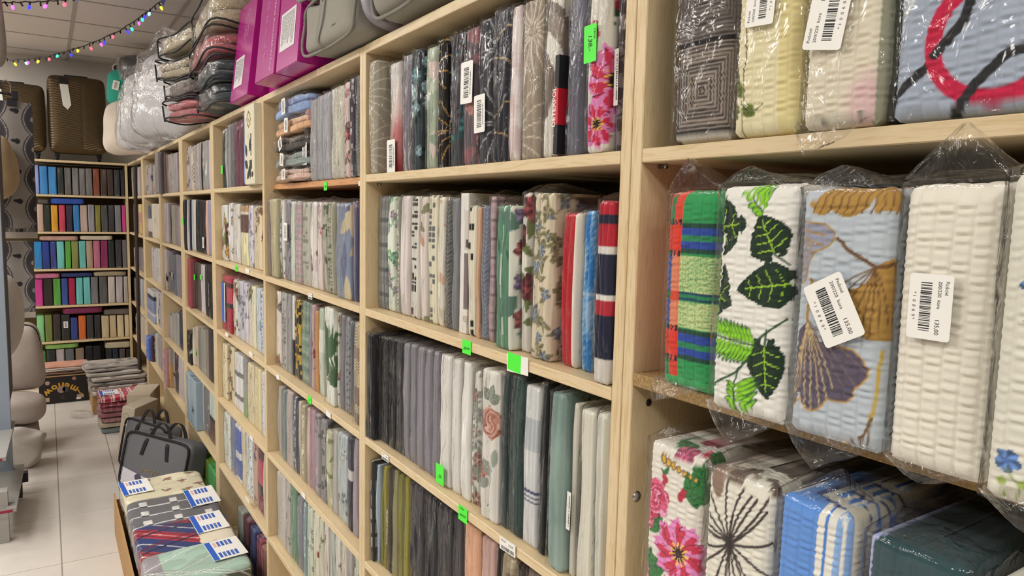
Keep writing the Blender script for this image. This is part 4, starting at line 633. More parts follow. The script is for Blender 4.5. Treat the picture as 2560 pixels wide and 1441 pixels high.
["G",4,0.34,[[6370,391,243,30,"white and navy blot",["SH",[[0.25,"#98a3b8"],[0.3,"#c5c2c6"],[0.72,"#7f8cb0"],[0.86,"#2c3357"],[1,"#c5c2c6"]]]],[6046,227,243,30,"cream",["P","#d8c8a8"]],[5813,211,260,30,"navy vine",["FL","#a8a3ae",["#3f4672","#5c6390"],"#6f6f8a",45,8]]]],
["G",5,0.34,[[6673,181,185,30,"bright blue",["BK","#4a6ac0","#7f9ad8",14]],[6467,209,205,30,"maroon",["P","#5d3040"]],[6292,114,221,30,"white leaf",["FL","#bdb8b8",["#5d7f5a"],"#3c5c3c",40,5]],[6100,249,240,30,"green leaf",["LF","#b3b3a8",["#5f9050","#2c3c30"],60,6]],[5835,272,248,30,"grey mauve",["P","#968c8c"]]]],
["I",1,0.34,[[7444,261,273,30,"grey and lime",["FL","#a9a39f",["#6fa050","#8f8f8d"],"#4f5f50",60,5]],[7182,240,262,30,"black and green",["GR",["#4c5254","#71796f","#3a3f40"]]],[6928,245,251,30,"white bordered",["SV2","#c0b8ba","#9a8f92"]]]],
["I",2,0.34,[[7291,432,258,30,"grey wave",["ZZ","#6f686a","#c5bdb9"]],[6961,193,257,30,"yellow and pink",["SH",[[0.4,"#c9ad70"],[0.75,"#c5907f"],[1,"#d5bd78"]]]]]],
["I",3,0.34,[[7422,268,181,30,"white script",["FL","#bdb5b2",["#6d6668"],"#8d8688",45,5]],[7129,274,195,30,"grey lace",["FL","#77727c",["#a9a3a8"],"#5a5560",45,5]],[6824,305,206,30,"brown and white",["SV2","#8a7d78","#bdb2b0"]]]],
["I",4,0.34,[[7738,500,218,30,"grey ribbed",["HB","#7f7b7a","#6d6967"]],[7272,385,252,30,"dark grey",["HB","#77726f","#65615f"],{"st":["p",0.55,0.75,0.3,"",""]}],[6954,211,251,30,"white and blue edge",["SV2","#b9b4b4","#7f98b0"]],[6711,245,260,30,"beige white",["P","#c3b5a3"]]]],
["I",5,0.34,[[7716,279,168,30,"white and navy",["SH",[[0.35,"#c5bcb4"],[0.68,"#2f3248"],[1,"#c5bcb4"]]]],[7352,428,206,30,"white diamond-edged",["CK2","#bfb5ad","#4a464a"]],[6951,351,241,30,"off-white",["P","#c3b8b0"]]]]]
BACK=[[1,[[-709,37,255,"lavender","#9aa5e0"],[-656,58,248,"azure blue","#3d86c8"],[-591,61,244,"bright blue","#3a84c4"],[-530,48,242,"black green","#333a38"],[-475,52,243,"dark grey","#6a6865"],[-418,51,245,"grey","#716f6e"],[-365,48,241,"mid grey","#757271"],[-311,52,244,"pewter","#73706e"],[-254,52,245,"brick brown","#8a4a35"],[-197,51,246,"brown","#4f4037"],[-143,49,245,"dark brown","#42362f"],[-90,49,245,"blue black","#383a40"],[-35,51,246,"black","#27262a"]],[]],[2,[[-692,47,241,"sand","#b99f90"],[-641,46,234,"black green","#27302d"],[-587,52,235,"golden yellow","#dba032"],[-530,50,240,"coral red","#c8405a"],[-475,49,241,"dark purple","#382c40"],[-420,49,242,"azure blue","#2f7ab8"],[-363,57,243,"beige","#b5a198"],[-304,52,248,"grey","#8d8c91"],[-252,44,245,"olive","#7f7d3a"],[-199,53,246,"charcoal","#4c4b4c"],[-144,49,248,"dark charcoal","#403f42"],[-90,51,249,"light grey","#85868c"],[-30,57,250,"hot pink","#c8408a"]],[[-666,85,43,"grey","#55534f"],[-483,260,56,"royal blue","#2b4fb0"]]],[3,[[-720,58,243,"azure blue","#2f82c4"],[-661,53,244,"royal blue","#2a3f90"],[-607,45,245,"indigo","#3c478c"],[-552,57,246,"aqua","#6fc0bd"],[-495,45,248,"leaf green","#5fae45"],[-442,54,249,"olive","#83894a"],[-384,53,250,"turquoise","#6bbdb8"],[-327,52,251,"tan","#a8957e"],[-270,54,252,"rose pink","#bb6a85"],[-211,56,254,"magenta","#8a2a5c"],[-153,51,255,"black","#2c3030"],[-95,52,261,"charcoal","#3c3b3e"],[-35,59,259,"grey","#6a676a"]],[[-559,295,41,"dusty pink","#b9968c"],[-268,262,45,"cream","#cbc1ad"]]],[4,[[-726,57,240,"magenta","#c0398a"],[-657,65,242,"black brown","#2d2626"],[-591,57,243,"green","#5a9f42"],[-532,50,244,"blue","#38509c"],[-476,52,245,"crimson","#a81f48"],[-418,54,248,"aqua","#6bc0bd"],[-359,55,249,"aquamarine","#6fc2c0"],[-299,57,251,"grey","#78777c"],[-229,65,252,"dark grey","#575655"],[-162,57,250,"white","#cfc5be"],[-98,57,251,"light grey","#b3adae"],[-34,56,249,"white grey","#bbb4b4"]],[[-658,189,43,"rose pink","#bd7090"],[-433,250,37,"navy","#28366e"],[-169,265,43,"beige","#a5987f"]]],[5,[[-725,56,239,"mint green","#7fc284"],[-665,55,240,"olive","#74803f"],[-603,58,243,"dark brown","#3c3432"],[-534,68,236,"black labelled","#2c2c2b"],[-469,54,206,"blue","#34458a"],[-407,59,220,"orange","#d0682c"],[-344,55,223,"charcoal","#3b3a3b"],[-286,51,221,"black","#2f3032"],[-223,61,210,"cream","#c9b694"],[-159,54,211,"pale cream","#cbb792"],[-98,56,209,"vanilla","#d3c29c"],[-37,54,210,"buttermilk","#cbbb98"]],[[-398,317,70,"magenta","#7d2a55"],[-123,218,51,"grey","#6d6660"]]],[6,[[-721,48,238,"green","#4a8a4a"],[-657,68,244,"charcoal","#333532"],[-586,63,248,"white","#b0a5a6"],[-512,68,246,"grey","#6c7072"],[-435,68,244,"beige","#8f7a6a"],[-362,60,259,"black","#26242a"],[-297,62,254,"jet black","#232126"],[-201,51,216,"dark slate","#2c3034"],[-146,50,215,"dark navy","#2a3340"],[-91,49,211,"taupe","#5a504c"],[-40,41,203,"black","#222224"]],[[-570,257,45,"light green","#8ab860"],[-125,215,61,"cream","#c9bfa4"]]]]
TAGS=[["B",1,1.431,1.726,0.04,0.024,"p",["Pościel","155,00"]],["B",1,0.934,1.729,0.066,0.03,"p",["Pościel","155,00"]],["B",2,1.508,1.4,0.034,0.016,"w",[]],["B",2,1.147,1.404,0.032,0.026,"g",["","200/140"]],["B",2,0.975,1.404,0.064,0.03,"w",[]],["B",2,0.984,1.405,0.04,0.03,"g",["",""]],["B",3,1.525,1.078,0.04,0.016,"p",["",""]],["B",3,1.15,1.08,0.034,0.03,"g",["CENA:","200/220"]],["B",3,0.991,1.081,0.05,0.022,"p",["",""]],["A",1,0.274,1.733,0.058,0.04,"g",["CENA:","200/220"]],["C",1,2.057,1.722,0.028,0.024,"g",["","138"]],["C",1,1.776,1.723,0.034,0.012,"w",[]],["C",2,2.093,1.398,0.04,0.018,"p",["",""]],["C",3,2.106,1.081,0.034,0.022,"g",["","160"]],["C",3,2.456,1.079,0.04,0.016,"w",[]],["C",3,1.93,1.08,0.04,0.016,"w",[]],["C",4,2.17,0.759,0.04,0.016,"w",[]],["D",1,3.414,1.733,0.05,0.02,"w",[]],["D",1,2.94,1.73,0.05,0.02,"w",[]],["D",2,3.076,1.408,0.05,0.026,"g",["","140"]],["D",2,2.886,1.412,0.06,0.018,"w",[]],["D",3,3.288,1.1,0.06,0.016,"w",[]],["D",3,2.846,1.091,0.06,0.016,"w",[]],["D",4,2.852,0.754,0.05,0.016,"w",[]],["D",5,2.936,0.472,0.06,0.016,"w",[]],["E",3,4.029,1.08,0.07,0.03,"g",["",""]],["E",3,3.768,1.101,0.06,0.022,"g",["",""]],["E",1,4.247,1.722,0.06,0.02,"w",[]]]
# ---------------------------------------------------------------- room
ZB={1:1.740,2:1.4115,3:1.079,4:.748,5:.424,6:.10}
X0,X1,Y0,Y1,HC=-4.3,.58,-3.0,8.06,3.0
WALL=mat('painted_wall','#e4e0da',.85,vary=.04,bscale=3); GROUT=mat('tile_grout','#8b8379',.9); TILE=mat('floor_tile','#cfc8c0',.30,spec=.45,vary=.05,bscale=9,bump=.02)
CT=mat('ceiling_panel','#ded7d3',.9,vary=.06,bscale=160); CG=mat('ceiling_grid','#b5adaa',.6)
def wall(name,x0,x1,y0,y1,z0,z1,m=None): return board(name,None,m or WALL,x0,x1,y0,y1,z0,z1,0,kind='structure')
wall('wall_right',X1,X1+.1,Y0,Y1,0,HC+.06); wall('wall_left',X0-.1,X0,Y0,Y1,0,HC+.06,mat('far_wall','#6d665f',.9,vary=.1,bscale=2)); wall('wall_back',X0,X1,Y1,Y1+.1,0,HC+.06); wall('wall_front',X0,X1,Y0-.1,Y0,0,HC+.06,mat('front_wall','#8a827a',.9))
fl=link('floor',mesh('floor',boxV(X0,X1,Y0,Y1,-.08,-.0012),BQ,[GROUT],False),kind='structure')
g=.0025; V,F=bevbox(-.15+g,.15-g,-.3+g,.3-g,-.010,0,.0012); tile=mesh('floor_tile',V,F,[TILE],False)
for i in range(-5,4):
    for j in range(0,10):
        x=-.345+.15+.30*i-.0; y=1.37+.3+.6*j
        if x<X1-.15 and y<Y1-.25: link('floor_tile',tile,fl,T(x,y,0))
rest=[]
for i in range(-13,4):
    for j in range(-8,11):
        x=-.195+.30*i; y=1.67+.6*j
        if (i<-5 or j<0 or j>9) and x>X0+.1 and x<X1-.15 and y>Y0+.2 and y<Y1-.25: rest.append((V if isinstance(V,list) else V,F,x,y))
PV=[];PF=[];o=0; Vn=np.array(V)
for _,_,x,y in rest: PV.append(Vn+np.array([x,y,0])); PF+=[[k+o for k in f] for f in F]; o+=len(Vn)
link('outer_floor_tiles',mesh('outer_floor_tiles',np.vstack(PV),PF,[TILE],False),fl,kind='stuff')
ce=link('ceiling',mesh('ceiling',boxV(X0,X1,Y0,Y1,HC+.012,HC+.1),BQ,[CG],False),kind='structure')
cx0,cy0,cw,cd=-.435,5.69,.62,.68
V,F=bevbox(-cw/2+.011,cw/2-.011,-cd/2+.009,cd/2-.009,0.003,.012,.001); pan=mesh('ceiling_panel',V,F,[CT],False)
rail=mesh('grid_rail_x',boxV(-cw/2,cw/2,-.012,.012,-.001,.012),BQ,[CG],False)
for i in range(-6,2):
    for j in range(-13,4):
        x=cx0+cw*(i+.5); y=cy0+cd*(j+.5)
        if x-cw/2<X0+.0 or y-cd/2<Y0 : continue
        if x+cw/2>X1 or y+cd/2>Y1:
            xa,xb=x-cw/2,min(x+cw/2,X1); ya,yb=y-cd/2,min(y+cd/2,Y1)
            if xb-xa<.05 or yb-ya<.05: continue
            board('ceiling_panel',ce,CT,xa+.011,xb-.002,ya+.009,yb-.002,HC+.003,HC+.012,.001)
        else: link('ceiling_panel',pan,ce,T(x,y,HC))
for i in range(-6,3): board('grid_rail',ce,CG,cx0+cw*i-.011,cx0+cw*i+.011,Y0,Y1,HC-.002,HC+.012,0)
for j in range(-12,4): board('grid_rail',ce,CG,X0,X1,cy0+cd*j-.008,cy0+cd*j+.008,HC-.001,HC+.012,0)
board('trim_1',None,WALL,X1-.018,X1-.001,Y0,Y1,HC-.022,HC-.003,0,kind='structure')
LED=mat('led_diffuser','#ffffff',.5,emit='#ffffff',es=PANEL_POWER); _e=LED.node_tree.nodes['Principled BSDF']; _e.inputs['Emission Color'].default_value=PANEL_COL+(1,)
LF=mat('lamp_frame','#e8e8e8',.4)
for i,(x,y) in enumerate(PANELS):
    r=thing('ceiling_light','square white ceiling light panel, %s in the row %s'%(ORD[i%7+1],'beside the aisle' if i<7 else 'added unseen for extra light'),'ceiling light',T(x,y,HC),'square ceiling light panels')
    V,F,_=join([(boxV(-.3,.3,-.3,-.285,-.02,-.003),BQ,0),(boxV(-.3,.3,.285,.3,-.02,-.003),BQ,0),(boxV(-.3,-.285,-.285,.285,-.02,-.003),BQ,0),(boxV(.285,.3,-.285,.285,-.02,-.003),BQ,0)]); link('lamp_frame',mesh('lamp_frame',V,F,[LF],False),r)
    link('diffuser',mesh('diffuser',np.array([[-.285,-.285,-.014],[-.285,.285,-.014],[.285,.285,-.014],[.285,-.285,-.014]]),[[0,1,2,3]],[LED],False),r)
# ---------------------------------------------------------------- bookcases along the wall (front edges on the plane x=0)
DEP=.46
def shelf_edge_tags(bay,shelves,oy):
    n=0
    for b,k,y,z,w,h,kind,tx in TAGS:
        if b!=bay: continue
        n+=1; me=sticker(w,h,kind,tx,np.random.default_rng(n))
        sh=shelves[k]; c=sh.matrix_local.translation; fx=min(v.co.x for v in sh.data.vertices)
        link('price_tag',me,sh,Matrix.Translation((fx-.0008-.00015*n,y-oy-c.y,z-c.z))@Matrix(((0,0,-1,0),(-1,0,0,0),(0,1,0,0),(0,0,0,1)))@T(rz=R([0,3,-2,1][n%4])),'green price tag' if kind=='g' else 'white price tag')
def bookcase(bay,label,pl,pr,heights,sag=0.,set_back={},orange=()):
    lo,hi=BAYS[bay]; r=thing('bookcase',label,'bookcase',T(0,(lo+hi)/2,0),'pale maple bookcases along the wall'); oy=(lo+hi)/2
    def b(n,m,x0,x1,y0,y1,z0,z1,bv=.0012,lab=None): return board(n,r,m,x0,x1,y0-oy,y1-oy,z0,z1,bv,lab)
    b('side_panel',WOODV,0,DEP,lo-pl,lo,0,2.0445); b('side_panel',WOODV,0,DEP,hi,hi+pr,0,2.0445)
    b('back_panel',mat('back_board','#8a7a58',.8),DEP-.012,DEP-.006,lo,hi,.06,2.02,0)
    b('plinth',WOODH,.03,.048,lo,hi,0,.096)
    sh={}
    for k,z in heights.items():
        x0=set_back.get(k,.0); m=ORNG if k in orange else WOODH
        if k==0: sh[k]=b('top_board',m,-.0004,DEP,lo-.0002,hi+.0002,z-.020,z)
        else: sh[k]=b('shelf',m if not(bay=='A' and k==2) else CHIP,x0,DEP-.013,lo+.0006,hi-.0006,z-.018,z,.0012,'raw chipboard-edged shelf' if bay=='A' and k==2 else ('orange beech shelf' if k in orange else None))
        if k and k<6:
            for yy,sg in ((lo,1),(hi,-1)):
                V,F=lathe([(0,0),(.0028,0),(.0028,.011),(.0035,.0115),(.0035,.014),(0,.014)],8); link('shelf_pin',mesh('shelf_pin',V,F,[METAL]),r,T(.032,yy-oy,z-.0215,R(-90*sg)))
    shelf_edge_tags(bay,sh,oy)
    return r
HT={k:v for k,v in ZS.items()}
HA=dict(HT); HA[2]=1.445; HA[3]=1.105
# top boards are one board per bookcase; the price tags are children of the shelf they stick to
bookcase('I','maple bookcase in the room corner, half hidden by the clear pillow bags',0.05,.02,HT)
bookcase('G','seventh maple bookcase from the right, full of mixed packs',.043,.05,HT)
bookcase('F','sixth maple bookcase from the right, beside the leaning beige cartons',.053,.043,HT)
bookcase('E','fifth maple bookcase from the right, with dark packs on its second shelf',.0385,.055,HT)
bookcase('D','fourth maple bookcase from the right, below the standing magenta boxes',.0125,.0385,HT)
bookcase('C','third maple bookcase from the right, with the stack of rolled towels',.0188,.0122,HT,0,{1:.035},(1,))
bookcase('B','second maple bookcase from the right, with red and navy packs',.0200,.0188,HT)
ba=bookcase('A','first maple bookcase from the right, holding the big seersucker packs',.02,.0197,HA)
V,F=lathe([(0,.001),(.0045,.001),(.005,0)],12); link('drilled_hole',mesh('drilled_hole',V,F,[mat('hole_dark','#2a2016',.9)]),ba,T(.0314,.6985-(-.62+.699)/2,1.40,R(90)))
V,F=lathe([(0,.003),(.004,.0028),(.0075,.001),(.0078,0)],14); link('panel_screw',mesh('panel_screw',V,F,[METAL]),ba,T(.0165,.6988-(-.62+.699)/2,1.270,R(90)),'bright screw head')
# end wall bookcase
re=thing('end_bookcase','wide maple bookcase against the end wall full of plain coloured sheets','bookcase',T(-.95,7.56,0))
def eb(n,m,x0,x1,y0,y1,z0,z1): return board(n,re,m,x0+.95,x1+.95,y0-7.56,y1-7.56,z0,z1)
eb('side_panel',WOODV,-.024,-.004,7.56,7.97,0,2.025); eb('side_panel',WOODV,-1.85,-1.83,7.56,7.97,0,2.025); eb('back_panel',mat('back_board','#8a7a58',.8),-1.83,-.024,7.95,7.956,.06,2.02)
eb('top_board',WOODX,-1.85,-.004,7.56,7.97,2.0255,2.045)
for k,z in ZB.items():
    s=eb('shelf',WOODX,-1.8295,-.0245,7.56,7.949,z-.018,z)
eb('plinth',WOODX,-1.83,-.024,7.59,7.605,0,.081)
fill_rows(); fill_back()
# ---------------------------------------------------------------- big seersucker packs on the nearest bookcase
def kpack(style,label,y0,y1,xf,z0,h,d,row,stk=None,peak=None,flap=None,ntop=.006,tilt=0,amp=.0019,rx=0,sd=.05):
    rng=np.random.default_rng(abs(hash(style))%1 + sum(map(ord,style+label)))
    w=y1-y0; V,F,U,Vv=pack_geo(w,h,d,int(w/.0018),int(h/.0016),24,1,0,.006,.014,rng,kora_amp=amp,amp=.0005,ntop=10,sd=sd,topfine=ntop,nc=13)
    C=kora(style,U,Vv,w*1000,h*1000,rng)
    r=thing('seersucker_pack',label,'bedding pack',T(xf,(y0+y1)/2,z0+.0006)@T(rz=R(-90))@T(ry=R(tilt))@T(rx=R(rx)),'seersucker packs on the nearest bookcase')
    link('folded_cloth',mesh('folded_cloth',V,F,[FAB],True,C),r)
    fv,ff=film_geo(w,h,d,22,34,.0016,rng,amp=.0009,top=.012,tip=.9,bulge=.0075,depth=min(.2,d),fz=22); link('plastic_wrap',mesh('plastic_wrap',fv,ff,[FILMK]),r)
    if peak: v,f=flap_geo(w*peak[2],peak[0],peak[1],rng,.05,fwd=peak[3] if len(peak)>3 else .01); link('wrap_peak',mesh('wrap_peak',v,f,[FILM]),r,T(0,.004,h+.002),'clear film peak')
    if flap: v,f=flap_geo(w*.98,-flap[0],flap[1],rng,.03 if xf<-.04 else .004,fwd=flap[2] if len(flap)>2 else .004); link('wrap_flap',mesh('wrap_flap',v,f,[FILM]),r,T(0,-.004,.010),'loose film end')
    for s in (stk or ()):
        ox,oz,sw,sh,rot,kind=s[:6]; link('price_sticker',sticker(sw,sh,kind,s[6:],rng),r,T(ox,-.0118,oz)@STAND@T(rz=R(rot)))
    return r
ZA={1:1.740,2:1.445,3:1.105}
kpack('squares','taupe nested-squares pack at far end of the top shelf',.558,.652,.004,1.740,.264,.30,1)
kpack('yellow','pale yellow vine-stem pack on the top shelf with upper price sticker',.468,.553,-.002,1.740,.264,.30,1,[(-.002,.140,.052,.036,86,'k')])
kpack('blush','cream and blush pink pack on the top shelf, film tail over the edge',.380,.464,-.004,1.740,.264,.30,1,[(-.010,.108,.066,.042,80,'k')],flap=(.035,-.02,-.012))
kpack('ring','pale blue pack with a big red ring and black bands',.246,.374,.0,1.740,.264,.30,1,[(.0,.155,.06,.04,12,'k')])
kpack('plaid','green, red and blue plaid pack beside the side panel',.552,.636,-.012,1.445,.238,.28,2,peak=(.036,-.012,.98,.0),flap=(.028,-.036,-.012))
kpack('leaf','white pack printed with dark monstera leaves and lime ferns',.431,.527,-.045,1.445,.241,.28,2,peak=(.018,-.02,.9,.012),flap=(.040,-.014,.0))
kpack('gink','pale blue ginkgo-leaf pack in grey and gold',.333,.428,-.045,1.445,.236,.28,2,[(.001,.126,.060,.041,-62,'k')],peak=(.022,-.018,.8,.015),flap=(.036,-.012,.0))
kpack('cream','plain cream seersucker pack with upright price sticker',.249,.330,-.045,1.445,.238,.28,2,[(-.0065,.139,.053,.034,-90,'k')],peak=(.045,.0,.98,.004),flap=(.020,-.008,.004),amp=.0023)
kpack('sprig','white pack with blue blossoms and lime sprigs, next to plain cream',.150,.245,-.062,1.445,.245,.28,2,flap=(.025,-.01,.0))
kpack('rosewhite','white pack with big pink peonies on the third shelf',.551,.645,-.018,1.105,.268,.32,3,peak=(.016,-.02,.8,.004),ntop=.005)
kpack('spider','cream pack with black spider-lily lines on the third shelf',.452,.547,-.020,1.105,.266,.32,3,peak=(.010,.0,.8,.004),ntop=.005)
kpack('bluestripe','cornflower blue pack with white stripes on the third shelf',.367,.448,-.022,1.105,.268,.32,3,peak=(.034,.014,.7,.02),ntop=.0045,sd=.12)
kpack('teal','dark teal pack under a folded film end, third shelf',.262,.352,-.024,1.105,.263,.32,3,peak=(.012,.006,.9,.03),ntop=.005,tilt=0)
kpack('sprig2','pale sprigged pack at the near end of the third shelf',.155,.252,-.03,1.105,.262,.32,3,ntop=.004)
# box-packed tablecloth set on the fourth bookcase
r=thing('boxed_set','cream boxed set with black leaves and lettering beside sky blue pack','boxed set',T(-.026,2.716,1.7406)@T(rz=R(-90)))
V,F=bevbox(-.070,.070,0,.30,0,.283,.002); link('carton',mesh('carton',V,F,[mat('cream_carton','#d8d2b8',.5)],False),r)
parts=[]; rng=np.random.default_rng(8)
def leafpoly(L,W,n=9): t=np.linspace(0,1,n); a=np.c_[t*L,np.sin(np.pi*t)**.8*W/2,0*t]; b=np.c_[t[::-1]*L,-np.sin(np.pi*t[::-1])**.8*W/2,0*t]; P=np.vstack([a,b[1:-1]]); return P,[list(range(len(P)))]
for x,y,a,L,W in ((.015,.115,80,.05,.03),(-.03,.10,110,.05,.028),(.01,.085,-40,.045,.03),(-.015,.06,150,.05,.03),(.02,.05,60,.045,.026),(-.03,.02,40,.05,.022),(.02,.02,100,.05,.024),(.035,.03,20,.03,.02),(-.01,.02,70,.05,.016)):
    v,f=leafpoly(L,W); parts.append((place2(v,x-.01,y-.0,R(a)),f,0))
[link('leaf_print',mesh('leaf_print',v,f,[mat('print_leaf','#2b2f28',.6)],False),r,T(0,-.0006-.00005*i,.0)@STAND) for i,(v,f,_) in enumerate(parts)]
v,f=text('BIELAWA',.019,0,.03); v2,f2=text('100%',.009); V,F,_=join([(place2(v,.018,.140,R(-90)),f,0),(place2(v2,-.018,.172,R(-90)),f2,0)]); link('box_lettering',mesh('box_lettering',V,F,[BLACK],False),r,T(0,-.0009,0)@STAND)
th=np.linspace(0,2*np.pi,17); st=np.c_[np.where(np.arange(17)%2==0,.030,.021)*np.cos(th),np.where(np.arange(17)%2==0,.030,.021)*np.sin(th)*1.0,0*th]; v,f=tube(st[:-1],.0009,4,True); v2,f2=greek(2,.026,.012,rng); V,F,_=join([(place2(v,-.004,.232),f,0),(place2(v2,-.004,.228,R(-35)),f2,0)]); link('star_logo',mesh('star_logo',V,F,[mat('logo_gold','#a5803c',.5)],False),r,T(0,-.0009,0)@STAND)
# rolled towels in film
for i,(c,look,z,t,y) in enumerate((('#d9b9aa','blush pink',.001,.042,.0),('#8d9a98','sage grey',.045,.05,.0),('#3c3836','dark brown',.098,.047,.006),('#dcae84','peach',.148,.055,-.004),('#8fa9d6','light blue',.206,.062,.004))):
    rng=np.random.default_rng(40+i); r=thing('folded_towel','%s folded towel in film in the stack beside upright packs'%look,'towel',T(.008,2.360+y,1.7436+z)@T(rz=R(-90))@T(ry=R((0,0,0,-.6,-1.2)[i])),'stack of folded towels on the top shelf')
    V,F=rbox(.40,.22,t*.55,5,12,rng=rng,amp=.002,freq=30); V[:,2]+=t*.28; V[:,1]+=.11; C=Paint(V[:,0],V[:,1],c).C; link('towel_cloth',mesh('towel_cloth',V,F,[FAB],True,C),r)
    V,F=rbox(.385,.20,t*.52,4,12,rng=rng,amp=.003,freq=34); V[:,2]+=t*.72; V[:,1]+=.105; C=Paint(V[:,0],V[:,1],c).C*(.96); link('upper_fold',mesh('upper_fold',V,F,[FAB],True,C),r)
    V,F=rbox(.425,.22,t*1.02,5,16,rng=rng,amp=.0028,freq=60); V[:,2]+=t*.52; V[:,1]+=.108; link('plastic_wrap',mesh('plastic_wrap',V,F,[FILM]),r)
    link('price_sticker',sticker(.040,t*.8,'b',(),rng),r,T((-.01,-.03,-.04,.02,0)[i],-.0085,t*.5)@STAND@T(rz=R((3,-8,25,-4,2)[i])))
# ---------------------------------------------------------------- things on top of the bookcases
MAG=mat('magenta_card','#b01e86',.22,spec=.5); MAGD=mat('print_on_magenta','#dd9fcd',.5); PAPER=mat('box_label','#d9d6d6',.6)
def boxset(label,y0,y1,xf,h,d,lean,lab=(.2,.75,.06,.26),txt=None,dx=0):
    w=y1-y0; rng=np.random.default_rng(int(y0*999)); r=thing('bedding_box',label,'box',T(xf,(y0+y1)/2,2.0465+d*math.sin(R(lean)))@T(rz=R(-90))@T(rx=R(-lean)),'magenta bedding boxes standing on the bookcase')
    V,F=bevbox(-w/2,w/2,0,d,0,h,.002,2); link('carton',mesh('carton',V,F,[MAG],False),r)
    if lab:
        a,b,c,e=lab; V,F=slab(np.array([[a*w-w/2,c,0],[b*w-w/2,c,0],[b*w-w/2,e,0],[a*w-w/2,e,0]]),.0004); link('box_label',mesh('box_label',V,F,[PAPER],False),r,T(0,-.0006,0)@STAND,'white information label')
        p=[]; v,f=greek(13,(e-c)*.86,(b-a)*w*.86,rng); p.append((place2(v,(a+b)/2*w-w/2,(c+e)/2,R(-90)),f,0))
        V,F,_=join(p); link('label_lettering',mesh('label_lettering',V,F,[mat('print_grey','#8f8f8f',.6)],False),r,T(0,-.0014,0)@STAND)
    if txt:
        p=[]
        for s,x,y,sz in txt: v,f=(text(s,sz,0,.012) if s else greek(1,sz,.012,rng,.02)); p.append((place2(v,x,y,R(-90)),f,0))
        V,F,_=join(p); link('box_lettering',mesh('box_lettering',V,F,[MAGD],False),r,T(0,-.0008,0)@STAND)
    return r
care=[]
boxset('magenta bedding box with small lettering, beside the dark blanket',2.70,2.985,-.035,.36,.09,7,(.14,.62,.05,.16),[('',.045,.275,.10),('',.02,.262,.14),('',-.005,.275,.10)])
boxset('magenta bedding box set back between two wider ones',2.545,2.66,.03,.36,.10,4,(.1,.6,.03,.14))
r=boxset('glossy magenta box with washing symbols and vertical lettering',2.245,2.475,-.062,.44,.11,6,None,[('PRZEPIS KONSERWACJI',.060,.14,.024)])
p=[]; 
for q,(nm,z) in enumerate((('w',.07),('s',.11),('t',.15),('i',.19),('b',.23))):
    s=.011
    P=np.array({'w':[(-1,.8,0),(-.7,-.8,0),(.7,-.8,0),(1,.8,0)],'s':[(-1,-1,0),(1,-1,0),(1,1,0),(-1,1,0)],'t':[(-1,-.9,0),(1,-.9,0),(0,1,0)],'i':[(-1,-.8,0),(1,-.8,0),(.7,.4,0),(-.3,.6,0)],'b':[(-1,-1,0),(1,-1,0),(1,1,0),(-1,1,0)]}[nm],float)*s; v,f=tube(P,.0012,4,True); p.append((place2(v,-.015,z,R(-90)),f,0))
V,F,_=join(p); link('care_symbols',mesh('care_symbols',V,F,[MAGD],False),r,T(0,-.0008,0)@STAND)
boxset('magenta box with pale label, beside the grey storage bags',2.015,2.235,-.058,.46,.12,5,(.12,.80,.055,.165))
NW=mat('nonwoven_grey','#97948a',.9,vary=.10,bscale=300,bump=.12); PIPE=mat('bag_piping','#85837a',.8); ZIP=mat('zip_dark','#3a3c40',.6)
def storage_bag(label,M,w,d,h,seed,zipx=None,strap=None):
    rng=np.random.default_rng(seed); r=thing('storage_bag',label,'storage bag',M,'grey storage bags on the bookcases')
    V,F=rbox(w,d,h,7,26,rng=rng,amp=.007,freq=9); V[:,2]+=h/2
    V[:,2]+=.010*snoise(V,(12,12,14),rng,4)*(V[:,2]>h*.3); V[:,1]+=.008*snoise(V,(10,2,22),rng,5)
    link('bag_shell',mesh('bag_shell',V,F,[NW]),r)
    a=np.linspace(0,2*np.pi,72,endpoint=False); c=np.cos(a);s=np.sin(a); k=(np.abs(c)**7+np.abs(s)**7)**(-1/7)
    for yy in (-d*.458,d*.40): P=np.c_[w*.487*c*k,yy+.004*np.sin(3*a),h/2+h*.492*s*k]; v,f=tube(P,.0042,6,True); link('piping',mesh('piping',v,f,[PIPE]),r)
    if zipx is not None:
        for q in (-.006,.006): P=[(zipx+q+.03*(z/h),-d/2-.004,z) for z in np.linspace(h*.10,h*.93,10)]; v,f=tube(P,.0028,5); link('zip',mesh('zip',v,f,[ZIP]),r)
    if strap is not None:
        P=np.array([(strap-.012*(1-t)-.05*(1-t)**2,-d/2-.006,h*t) for t in np.linspace(.03,.97,12)]); V=np.vstack([P+[(-.009,0,0)],P+[(.009,0,0)]]); n=len(P); F=np.array([[i,n+i,n+i+1,i+1] for i in range(n-1)]); link('strap',mesh('strap',V,F,[PIPE]),r)
    return r
storage_bag('lower grey storage bag with a strap, lying beside magenta box',T(.11,1.80,2.058)@T(rz=R(-90)),.40,.34,.135,3,None,.02)
storage_bag('upper grey storage bag with a dark zip, on another bag',T(.10,1.835,2.208)@T(rz=R(-90)),.42,.33,.21,4,-.05)
storage_bag('grey storage bag lying over the second bookcase near its far end',T(.12,1.39,2.062)@T(rz=R(-90))@T(ry=R(-2)),.27,.34,.24,5,None,.115)
storage_bag('grey storage bag nearest the camera on the second bookcase',T(.13,1.105,2.060)@T(rz=R(-90)),.26,.33,.20,6)
rng=np.random.default_rng(61); r=thing('printed_pillow','pillow with dark paisley print squeezed between grey storage bags','pillow',T(.10,1.566,2.056)@T(rz=R(-90)))
